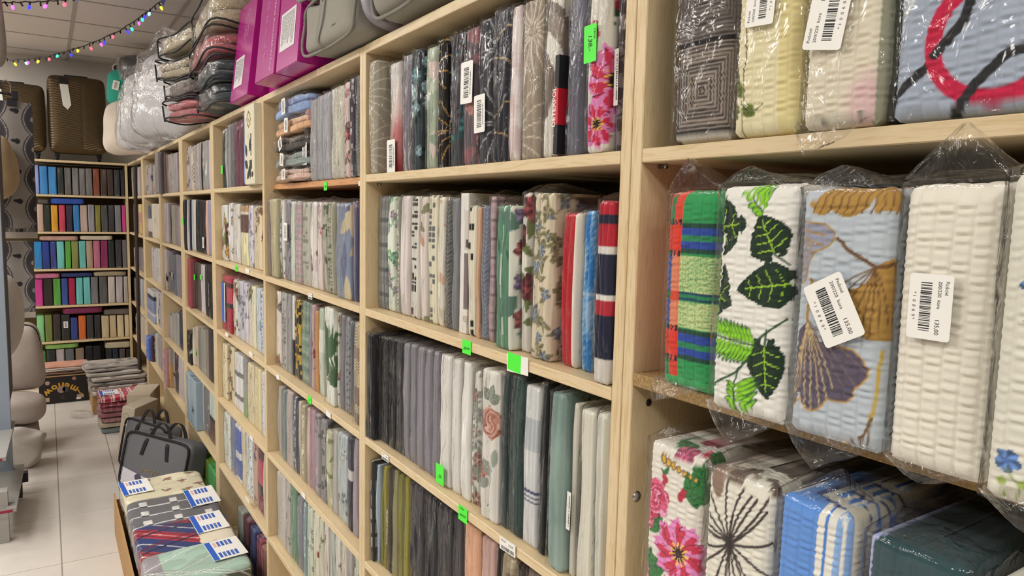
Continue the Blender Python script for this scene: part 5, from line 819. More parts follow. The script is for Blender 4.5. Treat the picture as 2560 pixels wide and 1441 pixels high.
V,F=rbox(.06,.30,.25,5,14,rng=rng,amp=.004,freq=20); V[:,2]+=.127; V[:,0]-=.10*(V[:,2]-.1); C=paint(['FL','#8b8792',['#5a3038','#b9b0b8','#6d4a50'],'#4a4450',40,30],V[:,1]*1000+100,V[:,2]*1000,150,250,rng); link('pillow_cover',mesh('pillow_cover',V,F,[FABC],True,C),r);
# fleece blankets in zipped clear bags
FLE=lambda c,n: mat('fleece_'+n,c,1.,vary=.35,bscale=90,bump=.5,sheen=.3)
PB=mat('black_piping','#17161a',.5)
def blanket(label,M,w,d,h,m,seed):
    rng=np.random.default_rng(seed); r=thing('bagged_blanket',label,'blanket',M,'blankets in clear bags on the bookcase')
    V,F=rbox(w*.985,d*.985,h*.56,4,14,rng=rng,amp=.005,freq=18); V[:,2]+=h*.29; link('blanket_fold',mesh('blanket_fold',V,F,[m]),r)
    V,F=rbox(w*.965,d*.97,h*.54,4,14,rng=rng,amp=.006,freq=18); V[:,2]+=h*.70; link('blanket_fold',mesh('blanket_fold',V,F,[m]),r)
    V,F=rbox(w*1.02,d*1.02,h*.98,6,18,rng=rng,amp=.004,freq=40); V[:,2]+=h*.5; link('clear_bag',mesh('clear_bag',V,F,[FILMK]),r)
    for z in (.06,.97):
        a=np.linspace(0,2*np.pi,48,endpoint=False); c=np.cos(a);s=np.sin(a); k=(np.abs(c)**7+np.abs(s)**7)**(-1/7); P=np.c_[w*.505*c*k,d*.505*s*k,h*z+.013*np.sin(2*a+seed)+.006*np.sin(5*a)]; v,f=tube(P,.0042,6,True); link('bag_piping',mesh('bag_piping',v,f,[PB]),r)
    for sx,sy in ((-1,-1),): v,f=tube([(sx*w*.462,sy*d*.462,z) for z in np.linspace(h*.06,h*.97,6)],.0042,6); link('bag_piping',mesh('bag_piping',v,f,[PB]),r)
    return r
BE=FLE('#c3b69b','beige'); PK=FLE('#b9656a','pink'); NV=FLE('#2c3942','navy'); BR=FLE('#6a5c56','brown'); LB=FLE('#b7a98f','light')
RZ=R(-90)
blanket('dark navy fleece blanket lowest in its stack beside magenta box',T(.10,3.25,2.066)@T(rz=RZ),.52,.36,.085,NV,1)
blanket('navy fleece blanket under the pink one',T(.09,3.24,2.152)@T(rz=RZ),.52,.36,.085,NV,2)
blanket('pink fleece blanket in the middle of its stack',T(.08,3.28,2.240)@T(rz=RZ)@T(ry=R(-2)),.56,.36,.095,PK,3)
blanket('beige fleece blanket on top of the pink one',T(.09,3.26,2.345)@T(rz=RZ)@T(ry=R(-3)),.56,.36,.13,BE,4)
blanket('pink fleece blanket lowest, hanging over the bookcase front',T(.05,3.80,2.085)@T(rz=R(-78))@T(rx=R(7)),.46,.32,.085,PK,5)
blanket('brown fleece blanket lying on a pink one',T(.05,3.79,2.178)@T(rz=R(-80))@T(rx=R(5)),.46,.32,.085,BR,6)
blanket('beige fleece blanket slumped on the brown one',T(.03,3.82,2.272)@T(rz=R(-75))@T(rx=R(5)),.46,.32,.09,LB,7)
blanket('light beige fleece blanket leaning on the top of the slumped stack',T(.02,3.74,2.378)@T(rz=R(-70))@T(ry=R(-8)),.40,.30,.085,BE,8)
# pillows in clear bags at the corner
PW=mat('white_pillow','#cfcdd0',.9,vary=.06,bscale=20,bump=.05)
def bag_pillow(label,M,w,h,t,m,seed,film=True,name='bagged_pillow',loose=.0,grp='pillows in bags on the corner bookcases'):
    rng=np.random.default_rng(seed); r=thing(name,label,'pillow',M,grp)
    V,F=rbox(w,h,t,4,18,puff=.55,rng=rng,amp=.008,freq=11); V=V[:,[0,2,1]]; V[:,2]+=h/2; F=F[:,::-1]; link('pillow_body',mesh('pillow_body',V,F,[m]),r)
    if film:
        V,F=rbox(w*1.05,h*1.08,t*1.08,5,30,puff=.5,rng=rng,amp=.006,freq=38); V=V[:,[0,2,1]]; V[:,2]+=h*.53; F=F[:,::-1]
        V[:,2]+=.02*snoise(V,(25,20,4),rng,4)*(V[:,2]>h); link('clear_bag',mesh('clear_bag',V,F,[FILMP]),r)
        if loose: v,f=flap_geo(w*.9,loose,-w*.2,rng,.05,.006); link('bag_end',mesh('bag_end',v,f,[FILMP]),r,T(0,0,h*1.06))
        v,f=flap_geo(w*.8,-.05,w*.2,rng,.05,.006); link('bag_end',mesh('bag_end',v,f,[FILMP]),r,T(0,-.02,.01))
    return r
bag_pillow('white pillow in a clear bag nearest the blankets, film knot on top',T(-.02,4.82,2.075)@T(rz=R(-68))@T(rx=R(-6)),.66,.52,.22,PW,11,loose=.13)
bag_pillow('white pillow in a clear bag leaning behind its nearer twin',T(-.01,5.45,2.075)@T(rz=R(-62))@T(rx=R(-4)),.64,.50,.22,PW,12,loose=.04)
bag_pillow('silvery pillow in a clear bag in front of the cream bag',T(-.04,6.0,2.075)@T(rz=R(-52))@T(rx=R(-8)),.44,.44,.20,PW,13)
bag_pillow('cream cloth sack at the room corner beside the suitcase',T(-.02,6.75,2.075)@T(rz=R(-45)),.52,.44,.24,mat('cream_sack','#d9cdbf',.9,vary=.08,bscale=14,bump=.1),14,False,'cloth_sack')
bag_pillow('round turquoise cushion with a white ticket above the cream sack',T(-.06,6.95,2.49)@T(rz=R(-40)),.30,.30,.14,mat('turquoise_cloth','#2fa58e',.8,vary=.1,bscale=12),15,False,'round_cushion')
link('price_sticker',sticker(.06,.075,'b'),bpy.data.objects['round_cushion'],T(-.02,-.078,.16)@STAND@T(rz=R(-15)))
bag_pillow('black and silver bag on top of the corner pile',T(.06,6.85,2.66)@T(rz=R(-40)),.40,.24,.16,mat('black_sack','#26262a',.35,vary=.3,bscale=20),16,True,'black_bag')
bag_pillow('pink cushion in film behind the clear pillow bags',T(.12,6.25,2.075)@T(rz=R(-60)),.40,.56,.16,mat('pink_cushion','#b94a60',.8,vary=.1,bscale=20),17,True)
# suitcases on the end bookcase
BRZ=mat('bronze_shell','#64553f',.36,spec=.6,metal=.75,vary=.05,bscale=40); SCB=mat('suitcase_black','#16151a',.5)
def suitcase(label,x0,x1,z0,z1,y,seed,tag=True,rz=0):
    w=x1-x0;h=z1-z0; r=thing('suitcase',label,'suitcase',T((x0+x1)/2,y,2.046)@T(rz=R(rz)),'bronze suitcases on the end bookcase'); b=z0-2.046
    n=230; gx=np.linspace(-1,1,40); gz=np.linspace(-1,1,n); A,B=np.meshgrid(gx,gz); A=A.ravel();B=B.ravel()
    rr=(np.abs(A)**9+np.abs(B)**9)**(1/9); rr=np.maximum(rr,1); X=A/rr*w/2; Z=b+h/2+B/rr*h/2; e=np.clip(1-np.maximum(np.abs(A),np.abs(B)),0,1)
    Y=-.05*(1-np.exp(-e*9)); slope=np.where(X>w*.08,-.35,.18); k=np.abs((((Z+slope*(X-w*.08))/.0215)%1)-.5)*2; rid=np.clip((k-.35)*2.2,0,1); Y=Y-.006*rid*(e>.06)*(np.abs(X-w*.08)>.006)*(np.abs(B)<.9)
    F=gridF(n,40); link('ribbed_shell',mesh('ribbed_shell',np.c_[X,Y,Z],F,[BRZ]),r)
    V,F=rbox(w*.995,.20,h*.995,9,14); V[:,1]+=.102; V[:,2]+=b+h/2; link('black_rim',mesh('black_rim',V,F,[SCB]),r)
    for s in (-1,1):
        v,f=lathe([(0,-.012),(.024,-.012),(.027,0),(.024,.012),(0,.012)],14); V=v[:,[2,0,1]]; link('wheel',mesh('wheel',V,f,[SCB]),r,T(s*w*.36,.05,b-.035+.0)); board('wheel_fork',r,SCB,s*w*.36-.02,s*w*.36+.02,.03,.08,b-.03,b+.02)
    v,f=tube([(-.09,.06,b+h-.01),(-.09,.06,b+h+.012),(.09,.06,b+h+.012),(.09,.06,b+h-.01)],.008,6); link('carry_handle',mesh('carry_handle',v,f,[SCB]),r)
    if tag:
        V,F=slab(np.array([[-.02,0,0],[.02,0,0],[.02,-.13,0],[0,-.155,0],[-.02,-.13,0]])*1.6,.001); link('hang_tag',mesh('hang_tag',V,F,[WHITE],False),r,T(-w*.22,-.0585,b+h*.92)@STAND@T(rz=R(6)),'white paper hang tag'); board('tag_top',r,SCB,-w*.22-.035,-w*.22+.035,-.0605,-.059,b+h*.88,b+h*.97)
    return r
suitcase('large bronze ribbed suitcase with a paper tag beside the cream sack',-.607,-.155,2.115,2.795,7.66,1)
suitcase('bronze ribbed suitcase partly behind the hanging patterned throw',-1.10,-.622,2.115,2.69,7.66,2)
# security camera
r=thing('security_camera','white tube security camera under the ceiling tiles','camera',T(.03,7.55,3.0))
WP=mat('white_plastic','#d2cdc8',.4); v,f=lathe([(0,-.012),(.05,-.012),(.05,-.003),(0,-.003)],18); link('camera_base',mesh('camera_base',v,f,[WP]),r); v,f=tube([(0,0,-.01),(0,0,-.05),(-.02,-.02,-.075)],.012,8); link('bracket',mesh('bracket',v,f,[WP]),r)
v,f=lathe([(0,-.08),(.034,-.08),(.037,-.07),(.037,.085),(.044,.09),(.044,.105),(.036,.105),(.032,.095),(0,.095)],20); hd=link('camera_tube',mesh('camera_tube',v,f,[WP]),r,T(-.05,-.05,-.095)@T(rx=R(112),rz=R(0))@T(ry=R(-30))); v,f=lathe([(0,.098),(.031,.098)],20); link('lens',mesh('lens',v,f,[mat('lens_dark','#1a1a1e',.1)]),hd)
# string lights
WIRE=mat('wire_black','#141416',.5)
BC={'blue':'#2b2bff','pink':'#ff4fc8','green':'#2fe0a5','yellow':'#ffc62a','red':'#ff4a5e','cyan':'#7fd8ff','off':'#c9c4c2'}
BM={k:mat('bulb_'+k,v,.3,emit=v if k!='off' else None,es=1.3) for k,v in BC.items()}
def strand(label,P,cols,n):
    P=np.array(P); s=np.r_[0,np.cumsum(np.linalg.norm(np.diff(P,axis=0),axis=1))]; f=lambda t: np.array([np.interp(t*s[-1],s,P[:,i]) for i in range(3)])
    r=thing('string_lights',label,'string lights',T(*P[0])); o=P[0]; L=np.array([f(t) for t in np.linspace(0,1,80)]); L[:,2]-=.006*np.abs(np.sin(np.linspace(0,30,80))); v,fc=tube(L-o,.0035,5); link('wire',mesh('wire',v,fc,[WIRE]),r)
    rng=np.random.default_rng(5)
    for i in range(n):
        p=f((i+.5)/n)-o; c=cols[i%len(cols)]; M=T(*p)@T(ry=R(rng.uniform(-35,35)),rx=R(rng.uniform(-25,25))); v,fc=lathe([(0,0),(.0042,-.002),(.0042,-.026),(0,-.027)],6); k=link('socket',mesh('socket',v,fc,[WIRE]),r,M)
        if c: v,fc=lathe([(0,-.022),(.0055,-.025),(.0085,-.033),(.0078,-.041),(.004,-.048),(0,-.050)],10); link('bulb',mesh('bulb',v,fc,[BM[c]]),k)
strand('string of coloured bulbs sagging across the end of the aisle',[(-.902,6.9,2.80),(-.838,6.8,2.742),(-.625,6.5,2.741),(-.47,6.2,2.763),(-.367,6.0,2.78),(-.293,5.85,2.801),(-.186,5.65,2.838),(-.089,5.4,2.888),(-.005,5.1,2.932),(.011,5.03,2.942)],['cyan',None,'yellow',None,'cyan','pink',None,'yellow',None,'red',None,'green',None,'blue',None,'yellow',None,'red',None,'pink','blue',None,'red',None,'blue','green',None,'pink','green','blue'],34)
strand('upper string of coloured bulbs cut by the photo top edge',[(-.90,5.05,2.775),(-.82,4.95,2.75),(-.737,4.8,2.733),(-.646,4.7,2.728),(-.521,4.5,2.715),(-.44,4.35,2.73)],[None,'blue',None,'pink',None,'blue',None,'pink',None,'red'],12)
V,F=slab(np.array([[0,0,0],[.045,0,0],[.018,-.07,0]]),.001); link('bunting_flag',mesh('bunting_flag',V,F,[mat('flag_blue','#6f78c8',.7)],False),None,T(-.02,5.0,2.945)@STAND,'small blue pennant hanging at the end of the bulb string','pennant')
# ---------------------------------------------------------------- left side of the aisle
STL=mat('steel_blue_grey','#8d99a8',.4,vary=.08,bscale=5); DRK=mat('steel_dark','#24252b',.5); STG=mat('steel_grey','#9a9894',.45)
r=thing('gondola_rack','blue grey steel display rack with shade-painted side and low shelves','rack',T(-.9,4.7,0))
board('rack_upright',r,STL,-.16,.048,0,.05,.16,2.35); board('shaded_side',r,DRK,-.10,.0475,.052,.42,.56,2.30,0,'rack side with shade painted in')  # side face gets dark steel, its shade put into the colour
V=np.array([(-.10,-.42,0),(.040,-.60,0),(.055,-.60,0),(.072,.10,0),(-.10,.10,0)]);
for z,yy,dx in ((.40,-.02,-.012),(.165,-.10,.024)):
    v,f=slab(V+np.array([dx,0,0]),.018); link('rack_shelf',mesh('rack_shelf',v,f,[STG],False),r,T(0,yy+.1,z)); board('price_strip',r,mat('strip_red','#8a2038',.5),-.06+dx,.040+dx,yy-.508,yy-.504,z+.002,z+.016)
board('rack_foot',r,STG,-.10,.045,-.56,-.50,0,.26); board('rack_foot',r,DRK,-.06,.085,.0,.06,.02,.10); board('rack_foot',r,DRK,.0,.11,.14,.19,.06,.115)
OG=None
def throw(label,x0,x1,z0,z1,y,seed):
    rng=np.random.default_rng(seed); w=x1-x0;h=z1-z0; nx,nz=max(40,int(w/.003)),int(h/.0035); A,B=np.meshgrid(np.linspace(0,1,nx),np.linspace(0,1,nz)); A=A.ravel();B=B.ravel(); U=A*w*1000;Vv=B*h*1000
    P=Paint(U,Vv,'#8f8a86'); per=190.; cxs=(w*1000*.30,w*1000*1.0)
    for j,cx in enumerate(cxs):
        ph=0 if j==0 else per/2
        q=(Vv+ph)%per-per/2; half=42*np.clip(np.cos(np.pi*q/per),0,1)**.8+3; d=np.abs(U-cx)
        P.put(d<half+16,'#4c494d'); P.put((d<half+7)&(d>half+2),'#a39e9a'); P.put(d<half-8,'#3c3a3f'); P.put(np.hypot(d,q*.8)<13,'#8a8580')
        P.ell(0,0,1,1,0,'#000000')
    for k in range(-1,int(h*1000/per)+2):
        for cx,ph in ((w*1000*.68,per*.25),(w*1000*.02,per*.75)): 
            y0=k*per+ph; P.ell(cx,y0,15,17,0,'#2f2d32'); P.leaf(cx,y0-2,math.pi-.25,38,22,'#2f2d32')
    P.put(Vv<16,'#8d8780'); j=(np.sin(np.floor(U/4)*12.9)*43758.5)%1; P.put((Vv<70)&(Vv>42)&(j>.45),'#6d6863'); P.put((Vv<42),'#a39b92')
    Y=.010*np.sin(A*7+seed)+.006*np.sin(B*9); V=np.c_[x0+A*w-(x0+x1)/2,Y,z0+B*h-z1]; V2=V+np.array([0,.02,0]); F=gridF(nz,nx); n=len(V); ed=[]
    for a,b in ((np.arange(nx-1),np.arange(1,nx)),): ed.append(np.stack([b,a,a+n,b+n],-1)); a2=a+(nz-1)*nx;b2=b+(nz-1)*nx; ed.append(np.stack([a2,b2,b2+n,a2+n],-1))
    for c in (0,nx-1): a=np.arange(nz-1)*nx+c;b=a+nx; ed.append(np.stack([a,b,b+n,a+n],-1) if c==0 else np.stack([b,a,a+n,b+n],-1))
    r=thing('hanging_throw',label,'throw',T((x0+x1)/2,y,z1),'patterned throws hanging by the rack'); link('woven_cloth',mesh('woven_cloth',np.vstack([V,V2]),np.vstack([F,F[:,::-1]+n]+ed),[FAB],True,np.vstack([P.C,P.C])),r); return r
r=throw('upper grey ogee-patterned throw with a fringe, hung from black clip hanger',-.97,-.700,1.43,2.295,5.6,1)
throw('lower grey ogee-patterned throw hanging below the fringed one',-.99,-.733,.87,1.40,5.9,2)
hg=thing('clip_hanger','black clip hanger holding the upper patterned throw','hanger',T(-.80,5.6,2.30)); board('clip',hg,SCB,-.03,.02,-.022,.03,-.035,.012); board('clip',hg,SCB,-.005,.03,-.03,.035,.005,.055); v,f=tube([(-.22,0,.03),(-.10,0,.045),(0,0,.035)],.008,6); link('hanger_bar',mesh('hanger_bar',v,f,[SCB]),hg); v,f=tube([(-.01,0,.05),(-.01,0,.10),(-.03,0,.125),(-.05,0,.11)],.003,6); link('hook',mesh('hook',v,f,[METAL]),hg)
def soft(name,label,cat,M,w,d,h,m,seed,k=4,amp=.008,freq=10,film=None,grp=None,trim=None):
    rng=np.random.default_rng(seed); r=thing(name,label,cat,M,grp); V,F=rbox(w,d,h,k,18,rng=rng,amp=amp,freq=freq); V[:,2]+=h/2; link('soft_body',mesh('soft_body',V,F,[m]),r)
    if film: V,F=rbox(w*1.05,d*1.05,h*1.04,5,20,rng=rng,amp=.006,freq=35); V[:,2]+=h/2; link('clear_bag',mesh('clear_bag',V,F,[film]),r)
    if trim: 
        a=np.radians(np.linspace(-62,62,30)); c=np.cos(a);s=np.sin(a); q=(np.abs(c)**k+np.abs(s)**k)**(-1/k); v,f=tube(np.c_[w*.492*c*q,np.full(30,-d*.22),h/2+h*.492*s*q],.009,6); link('dark_seam',mesh('dark_seam',v,f,[PB]),r)
    return r
GD=mat('grey_quilt','#b5aaa3',.9,vary=.06,bscale=25,bump=.08); CRM=mat('cream_quilt','#b09a78',.9,vary=.08,bscale=14,bump=.12); WHT=mat('white_quilt','#d3ccc4',.9,vary=.06,bscale=14,bump=.12)
soft('bagged_quilt','cream quilt bag bulging out beside the steel upright','quilt',T(-.955,5.45,1.665),.34,.30,.42,CRM,21,3)
soft('bagged_quilt','white quilt bag below the patterned throws beside the shade-painted rack side','quilt',T(-.955,5.35,.70),.33,.26,.53,WHT,22,3)
soft('bagged_quilt','tall grey quilt with black seam, standing on a grey roll','quilt',T(-.86,5.95,.372)@T(ry=R(-5)),.34,.28,.45,GD,23,5,trim=1)
soft('quilt_roll','grey rolled quilt under the tall seamed quilt','quilt',T(-.90,5.75,.19),.40,.36,.19,GD,24,3.2)
soft('quilt_roll','lowest grey quilt bag standing on the floor tiles','quilt',T(-.915,5.75,.002),.37,.36,.19,mat('grey_quilt_low','#978b82',.9,vary=.05,bscale=20,bump=.06),25,4)
soft('paper_bag','crumpled white carrier bag slumped on the floor by rack','bag',T(-.86,5.36,.002)@T(ry=R(14)),.24,.22,.24,mat('white_bag','#b7b0a8',.6,vary=.08,bscale=9,bump=.3),26,3.2,.014,16)
soft('hanging_sack','pale cloth bundle hung high on the steel rack','bag',T(-.92,4.9,2.36),.20,.2,.5,mat('bundle_cloth','#a59a92',.9,vary=.2,bscale=12,bump=.2),27,4,.02,12)
# ---------------------------------------------------------------- floor heaps at the far end
BOX=mat('black_carton','#1d1a19',.5,vary=.1,bscale=6); GLD=mat('gold_print','#c9962f',.45); KR=mat('brown_carton','#b08a5c',.8,vary=.08,bscale=8); BEI=mat('beige_carton','#cabda9',.7,vary=.05,bscale=6)
r=thing('fruit_carton','black fruit carton with upside-down gold mellow lettering','carton',T(-.575,6.96,0)); V,F=bevbox(-.175,.175,0,.30,.002,.225,.003); link('carton_body',mesh('carton_body',V,F,[BOX],False),r)
p=[]
for i,(ch,x,z,rt) in enumerate((('w',-.105,.105,40),('o',-.058,.138,20),('l',-.022,.152,8),('l',.003,.153,-4),('e',.032,.146,-14),('m',.082,.118,-32))): v,f=text(ch,.078,0,.035); p.append((place2(place2(v,0,-.018,0),x,z,math.pi+R(rt)),f,0))
v,f=tube([(.10,.115,0),(.115,.09,0),(.122,.07,0),(.14,.065,0)],.005,5); p.append((v*np.array([1,1,.2]),f,0)); V,F,_=join(p); link('gold_lettering',mesh('gold_lettering',V,F,[GLD],False),r,T(-.01,-.0012,0)@STAND)
for x,z,c,rr in ((-.115,.178,'#b08a86',.017),(.075,.20,'#a0745f',.015),(-.02,.115,'#9a7c74',.03),(.012,.115,'#3f4044',.024),(-.012,.045,'#3a2f26',.017)): v,f=lathe([(0,.001),(rr,.001),(rr,0)],16); link('round_print',mesh('round_print',v[:,[0,2,1]]*np.array([1,-1,1]),f[:,::-1],[mat('round_'+c[1:],c,.6)],False),r,T(x,-.0003,z))
board('carton_ticket',r,mat('ticket_tan','#b39a82',.6),.09,.14,-.0012,0,.030,.060,0); board('carton_ticket',r,WHITE,.085,.118,-.002,-.001,.018,.034,0); board('carton_ticket',r,mat('ticket_tan','#b39a82',.6),-.15,-.105,-.0012,0,.02,.055,0)
V,F=bevbox(-.177,.177,-.002,.302,.225,.232,.001); link('carton_rim',mesh('carton_rim',V,F,[KR],False),r)
def flatpack(label,M,w,d,t,sty,seed,grp,film=FILM,card=None,n=(60,44),name='flat_bedding_pack'):
    rng=np.random.default_rng(seed); r=thing(name,label,'bedding pack',M,grp); nx,ny=n
    V,F=rbox(w,d,t,9,max(n),rng=rng,amp=.0025,freq=16); V[:,2]+=t/2
    U=(V[:,0]+w/2)*1000; Vv=(V[:,1]+d/2)*1000+np.where(V[:,1]<-d*.44,(V[:,2]-t)*1000,0); C=sty(U,Vv,w*1000,d*1000,rng) if callable(sty) else paint(sty,U,Vv,w*1000,d*1000,rng)
    link('folded_cloth',mesh('folded_cloth',V,F,[FAB],True,C),r)
    if film: fv,ff=rbox(w*1.015,d*1.015,t*1.03,9,22,rng=rng,amp=.0018,freq=60); fv[:,2]+=t/2; link('plastic_wrap',mesh('plastic_wrap',fv,ff,[film]),r)
    if card is not None:
        cx,cy,rot=card; q=[]; cw,chh=.125,.155; v,f=slab(np.array([[-cw/2,-chh/2,0],[cw/2,-chh/2,0],[cw/2,chh/2,0],[-cw/2,chh/2,0]]),.0006); q.append((v,f,0))
        v,f=slab(np.array([[-cw/2+.002,-chh/2+.002,0],[-cw/2+.022,-chh/2+.002,0],[-cw/2+.022,chh/2-.002,0],[-cw/2+.002,chh/2-.002,0]]),.0004); q.append((v+[0,0,.0006],f,1))
        for i in range(5):
            for yy,c in ((-chh*.27,1 if i%2==0 else 2),(chh*.30,2 if i%2 else 1)):
                if yy>0 and i==0: c=3
                bx=-cw/2+.028+i*.0145; v,f=slab(np.array([[bx,yy-.022,0],[bx+.010,yy-.022,0],[bx+.010,yy+.018,0],[bx,yy+.018,0]]),.0004); q.append((v+[0,0,.0006],f,c))
        V,F,I=join(q); link('information_card',mesh('information_card',V,F,[WHITE,mat('card_blue','#2f5fc0',.4),mat('card_indigo','#5a6fb0',.4),mat('card_pink','#e0b0aa',.4)],False,None,I),r,T(cx,cy,t*1.03+.003)@T(rz=R(rot)),'blue and white information card')
    return r
for i,(c,look,t) in enumerate((('#3c3432','dark',.010),('#8a6a58','brown',.012),('#6a4c48','maroon brown',.010),('#c3bab2','white',.014),('#cfc6bd','off-white',.012),('#c28a74','salmon',.012))):
    flatpack('%s flat pack lying on the black fruit carton'%look,T(-.577+.006*(i%3),7.10,.2335+sum((.010,.012,.010,.014,.012,.012)[:i])+.0008*i),.34,.26,t,['P',c],70+i,'flat packs on the black fruit carton',None,None,(14,12))
r=thing('open_carton','brown carton under the pile of floral packs','carton',T(-.21,6.64,0)); V,F=bevbox(-.185,.185,-.20,.20,.002,.16,.002); link('carton_body',mesh('carton_body',V,F,[KR],False),r)
flor=[('#a89f97','red-sprigged grey',['#7d3a36','#6d655f']),('#b7aea6','grey rose',['#8d7f78','#a3675f']),('#8f8780','charcoal-edged',['#5d5754','#3a3634']),('#bab0a4','beige blossom',['#9a8470','#8d8a70']),('#b5ada6','crimson-sprigged',['#9a2f34','#8d847c']),('#a39c96','silver grey',['#77716c','#c9c3bb']),('#aaa29b','grey leaf',['#8a8a80','#6d6a66'])]
zz=.163
for i,(b,look,pc) in enumerate(flor):
    t=(.026,.030,.024,.028,.026,.020,.018)[i]; flatpack('%s flat floral pack, layer %s up of the pile on carton'%(look,ORD[i+1]),T((-.20,-.19,-.215,-.20,-.22,-.24,-.235)[i],(6.50,6.55,6.58,6.62,6.68,6.74,6.76)[i],zz)@T(rz=R((3,-4,2,5,-3,4,1)[i])),.40,.30,t,['FL',b,pc,'#6d6d62',45,10],80+i,'flat floral packs piled on the brown carton'); zz+=t+.0025
zz=.003
for i,(b,look,sty) in enumerate((('#7d8a8c','teal grey',['FL','#7d8a8c',['#a9b0ad'],'#5d6a6c',40,8]),('#c3b69f','cream',['P','#c3b69f']),('#a8757a','rose',['PL','#a8757a','#8d5a62','#c39a9a',40]),('#a06a70','dusky pink',['P','#a06a70']),('#9a5a64','mauve pink',['PL','#9a5a64','#84424e','#b98a8e',40]),('#9a1f3c','crimson',['PL','#9a1f3c','#6d1428','#c9b0ae',46]),('#a82a44','red and white tartan',None))):
    t=.034; tart=(lambda U,V,w,h,rng:(lambda p:(p.put(np.abs((U%62)-31)<6,'#d8ccc6'),p.put(np.abs((U%62)-14)<3,'#d8ccc6'),p.mix(np.abs((V%70)-35)<7,'#e0d5d0',.5),p.C)[-1])(Paint(U,V,'#b02c48')))
    flatpack('%s flat pack, layer %s up of the stack by leaning cartons'%(look,ORD[i+1]),T(-.20+(.006,-.004,.005,-.006,.004,0,-.003)[i],6.0,zz)@T(rz=R((1,-1,2,-2,1,0,1)[i])),.35,.31,t,sty or tart,100+i,'stack of flat packs on the floor',card=(-.10,.02,0) if i==6 else None); zz+=t+.0035
rng=np.random.default_rng(3); v,f=rbox(.16,.14,.05,3,14,rng=rng,amp=.012,freq=30); v[:,2]+=.027; link('crumpled_film_bag',mesh('crumpled_film_bag',v,f,[FILMP]),None,T(-.47,6.42,0),'crumpled clear film bag lying on the floor by the brown carton','bag')
def carton(label,M,w,d,h): 
    r=thing('beige_carton',label,'carton',M,'beige cartons leaning by the bookcase'); V,F=bevbox(-w/2,w/2,-d/2,d/2,0,h,.003); link('carton_body',mesh('carton_body',V,F,[BEI],False),r)
    v,f=tube(np.array([[-.02,0,0],[.02,0,0],[.012,.03,0],[-.012,.03,0]]),.0012,4,True); v2,f2=greek(3,.05,.03,np.random.default_rng(4)); V,F,_=join([(place2(v,-w*.1,h*.8,R(12)),f,0),(place2(v2,0,h*.6,R(90)),f2,0)]); link('carton_print',mesh('carton_print',V,F,[mat('print_brown','#8d8070',.7)],False),r,T(0,-d/2-.0008,0)@STAND); return r
carton('narrow beige carton leaning against the floor stack',T(-.215,5.20,.02)@T(rz=R(-38))@T(ry=R(9)),.085,.26,.36)
carton('wider beige carton behind the grey handled bag',T(-.115,5.56,.004)@T(rz=R(-18)),.15,.30,.365)
# grey pillow bags with handles
GB=mat('grey_bag_cloth','#66666a',.75,vary=.06,bscale=60,bump=.08); BLK=mat('black_webbing','#18181b',.6)
def handbag(label,M,w,h,d,seed,front=True):
    r=thing('quilt_bag',label,'bag',M,'grey quilt bags with black handles'); rng=np.random.default_rng(seed); V,F=rbox(w,d,h,9,14,rng=rng,amp=.003,freq=12); V[:,2]+=h/2; link('bag_body',mesh('bag_body',V,F,[GB]),r)
    a=np.linspace(0,2*np.pi,60,endpoint=False); c=np.cos(a);s=np.sin(a); k=(np.abs(c)**9+np.abs(s)**9)**(-1/9); P=np.c_[w*.485*c*k,np.full(60,-d/2-.001),h/2+h*.485*s*k]; v,f=tube(P,.007,6,True); link('piping',mesh('piping',v,f,[BLK]),r)
    for y in (-d/2-.006,d/2+.002):
        t=np.linspace(0,1,24); P=np.c_[-w*.20+w*.40*t,np.full(24,y),h*.70+0*t]; P[:,2]=np.where((t>.12)&(t<.88),h*.96+.085*np.sin(np.pi*np.clip((t-.12)/.76,0,1))**.7,h*.62+(h*.34)*np.minimum(t,1-t)/.12); P[:,1]+=np.where((t>.12)&(t<.88),.02,0)*(1 if y<0 else -1); v,f=tube(P,.004,4); v2,_=tube(P+np.array([.020,0,0]),.004,4); n=len(v); V=np.vstack([P+[-.014,0,0],P+[.014,0,0],P+[.014,.004,0],P+[-.014,.004,0]]); m=24; F=[]
        for i in range(m-1):
            for q in range(4): F.append([q*m+i,((q+1)%4)*m+i,((q+1)%4)*m+i+1,q*m+i+1])
        link('handle',mesh('handle',V,F,[BLK],False),r)
    if front:
        P=np.array([[-w*.44,h*.03,0],[w*.12,h*.03,0],[w*.20,h*.20,0],[-w*.44,h*.33,0]]); V,F=slab(P,.001); link('photo_insert',mesh('photo_insert',V,F,[mat('insert_photo','#c9c4cc',.35)],False),r,T(0,-d/2-.004,0)@STAND,'pale photo insert'); 
        q=[]
        for x,z,a_,b_ in ((-.10,.07,.05,.03),(0.02,.05,.04,.035),(.08,.09,.03,.02)): th=np.linspace(0,6.283,12,endpoint=False); q.append((np.c_[x+a_*.6*np.cos(th),z+b_*.6*np.sin(th),0*th],[list(range(12))],0))
        V,F,_=join(q); link('insert_print',mesh('insert_print',V,F,[mat('insert_dark','#4a4a5c',.4)],False),r,T(0,-d/2-.0056,0)@STAND)
        x=np.linspace(-.07,.07,60); v,f=tube(np.c_[x,.012*np.sin(x*210)*(.6+.4*np.sin(x*60)),0*x],.0022,4); v=v*np.array([1,1,.15]); link('gold_lettering',mesh('gold_lettering',v,f,[mat('bag_gold','#8f7a3c',.5)],False),r,T(-.01,-d/2-.0050,h*.38)@STAND)
    return r
handbag('grey quilt bag with black handles and a photo insert, in front',T(-.185,4.25,.080)@T(rz=R(-62))@T(rx=R(-14)),.55,.31,.13,1)
handbag('grey quilt bag partly hidden behind its twin',T(-.19,4.74,.05)@T(rz=R(-66))@T(rx=R(-12)),.44,.30,.12,2,False)
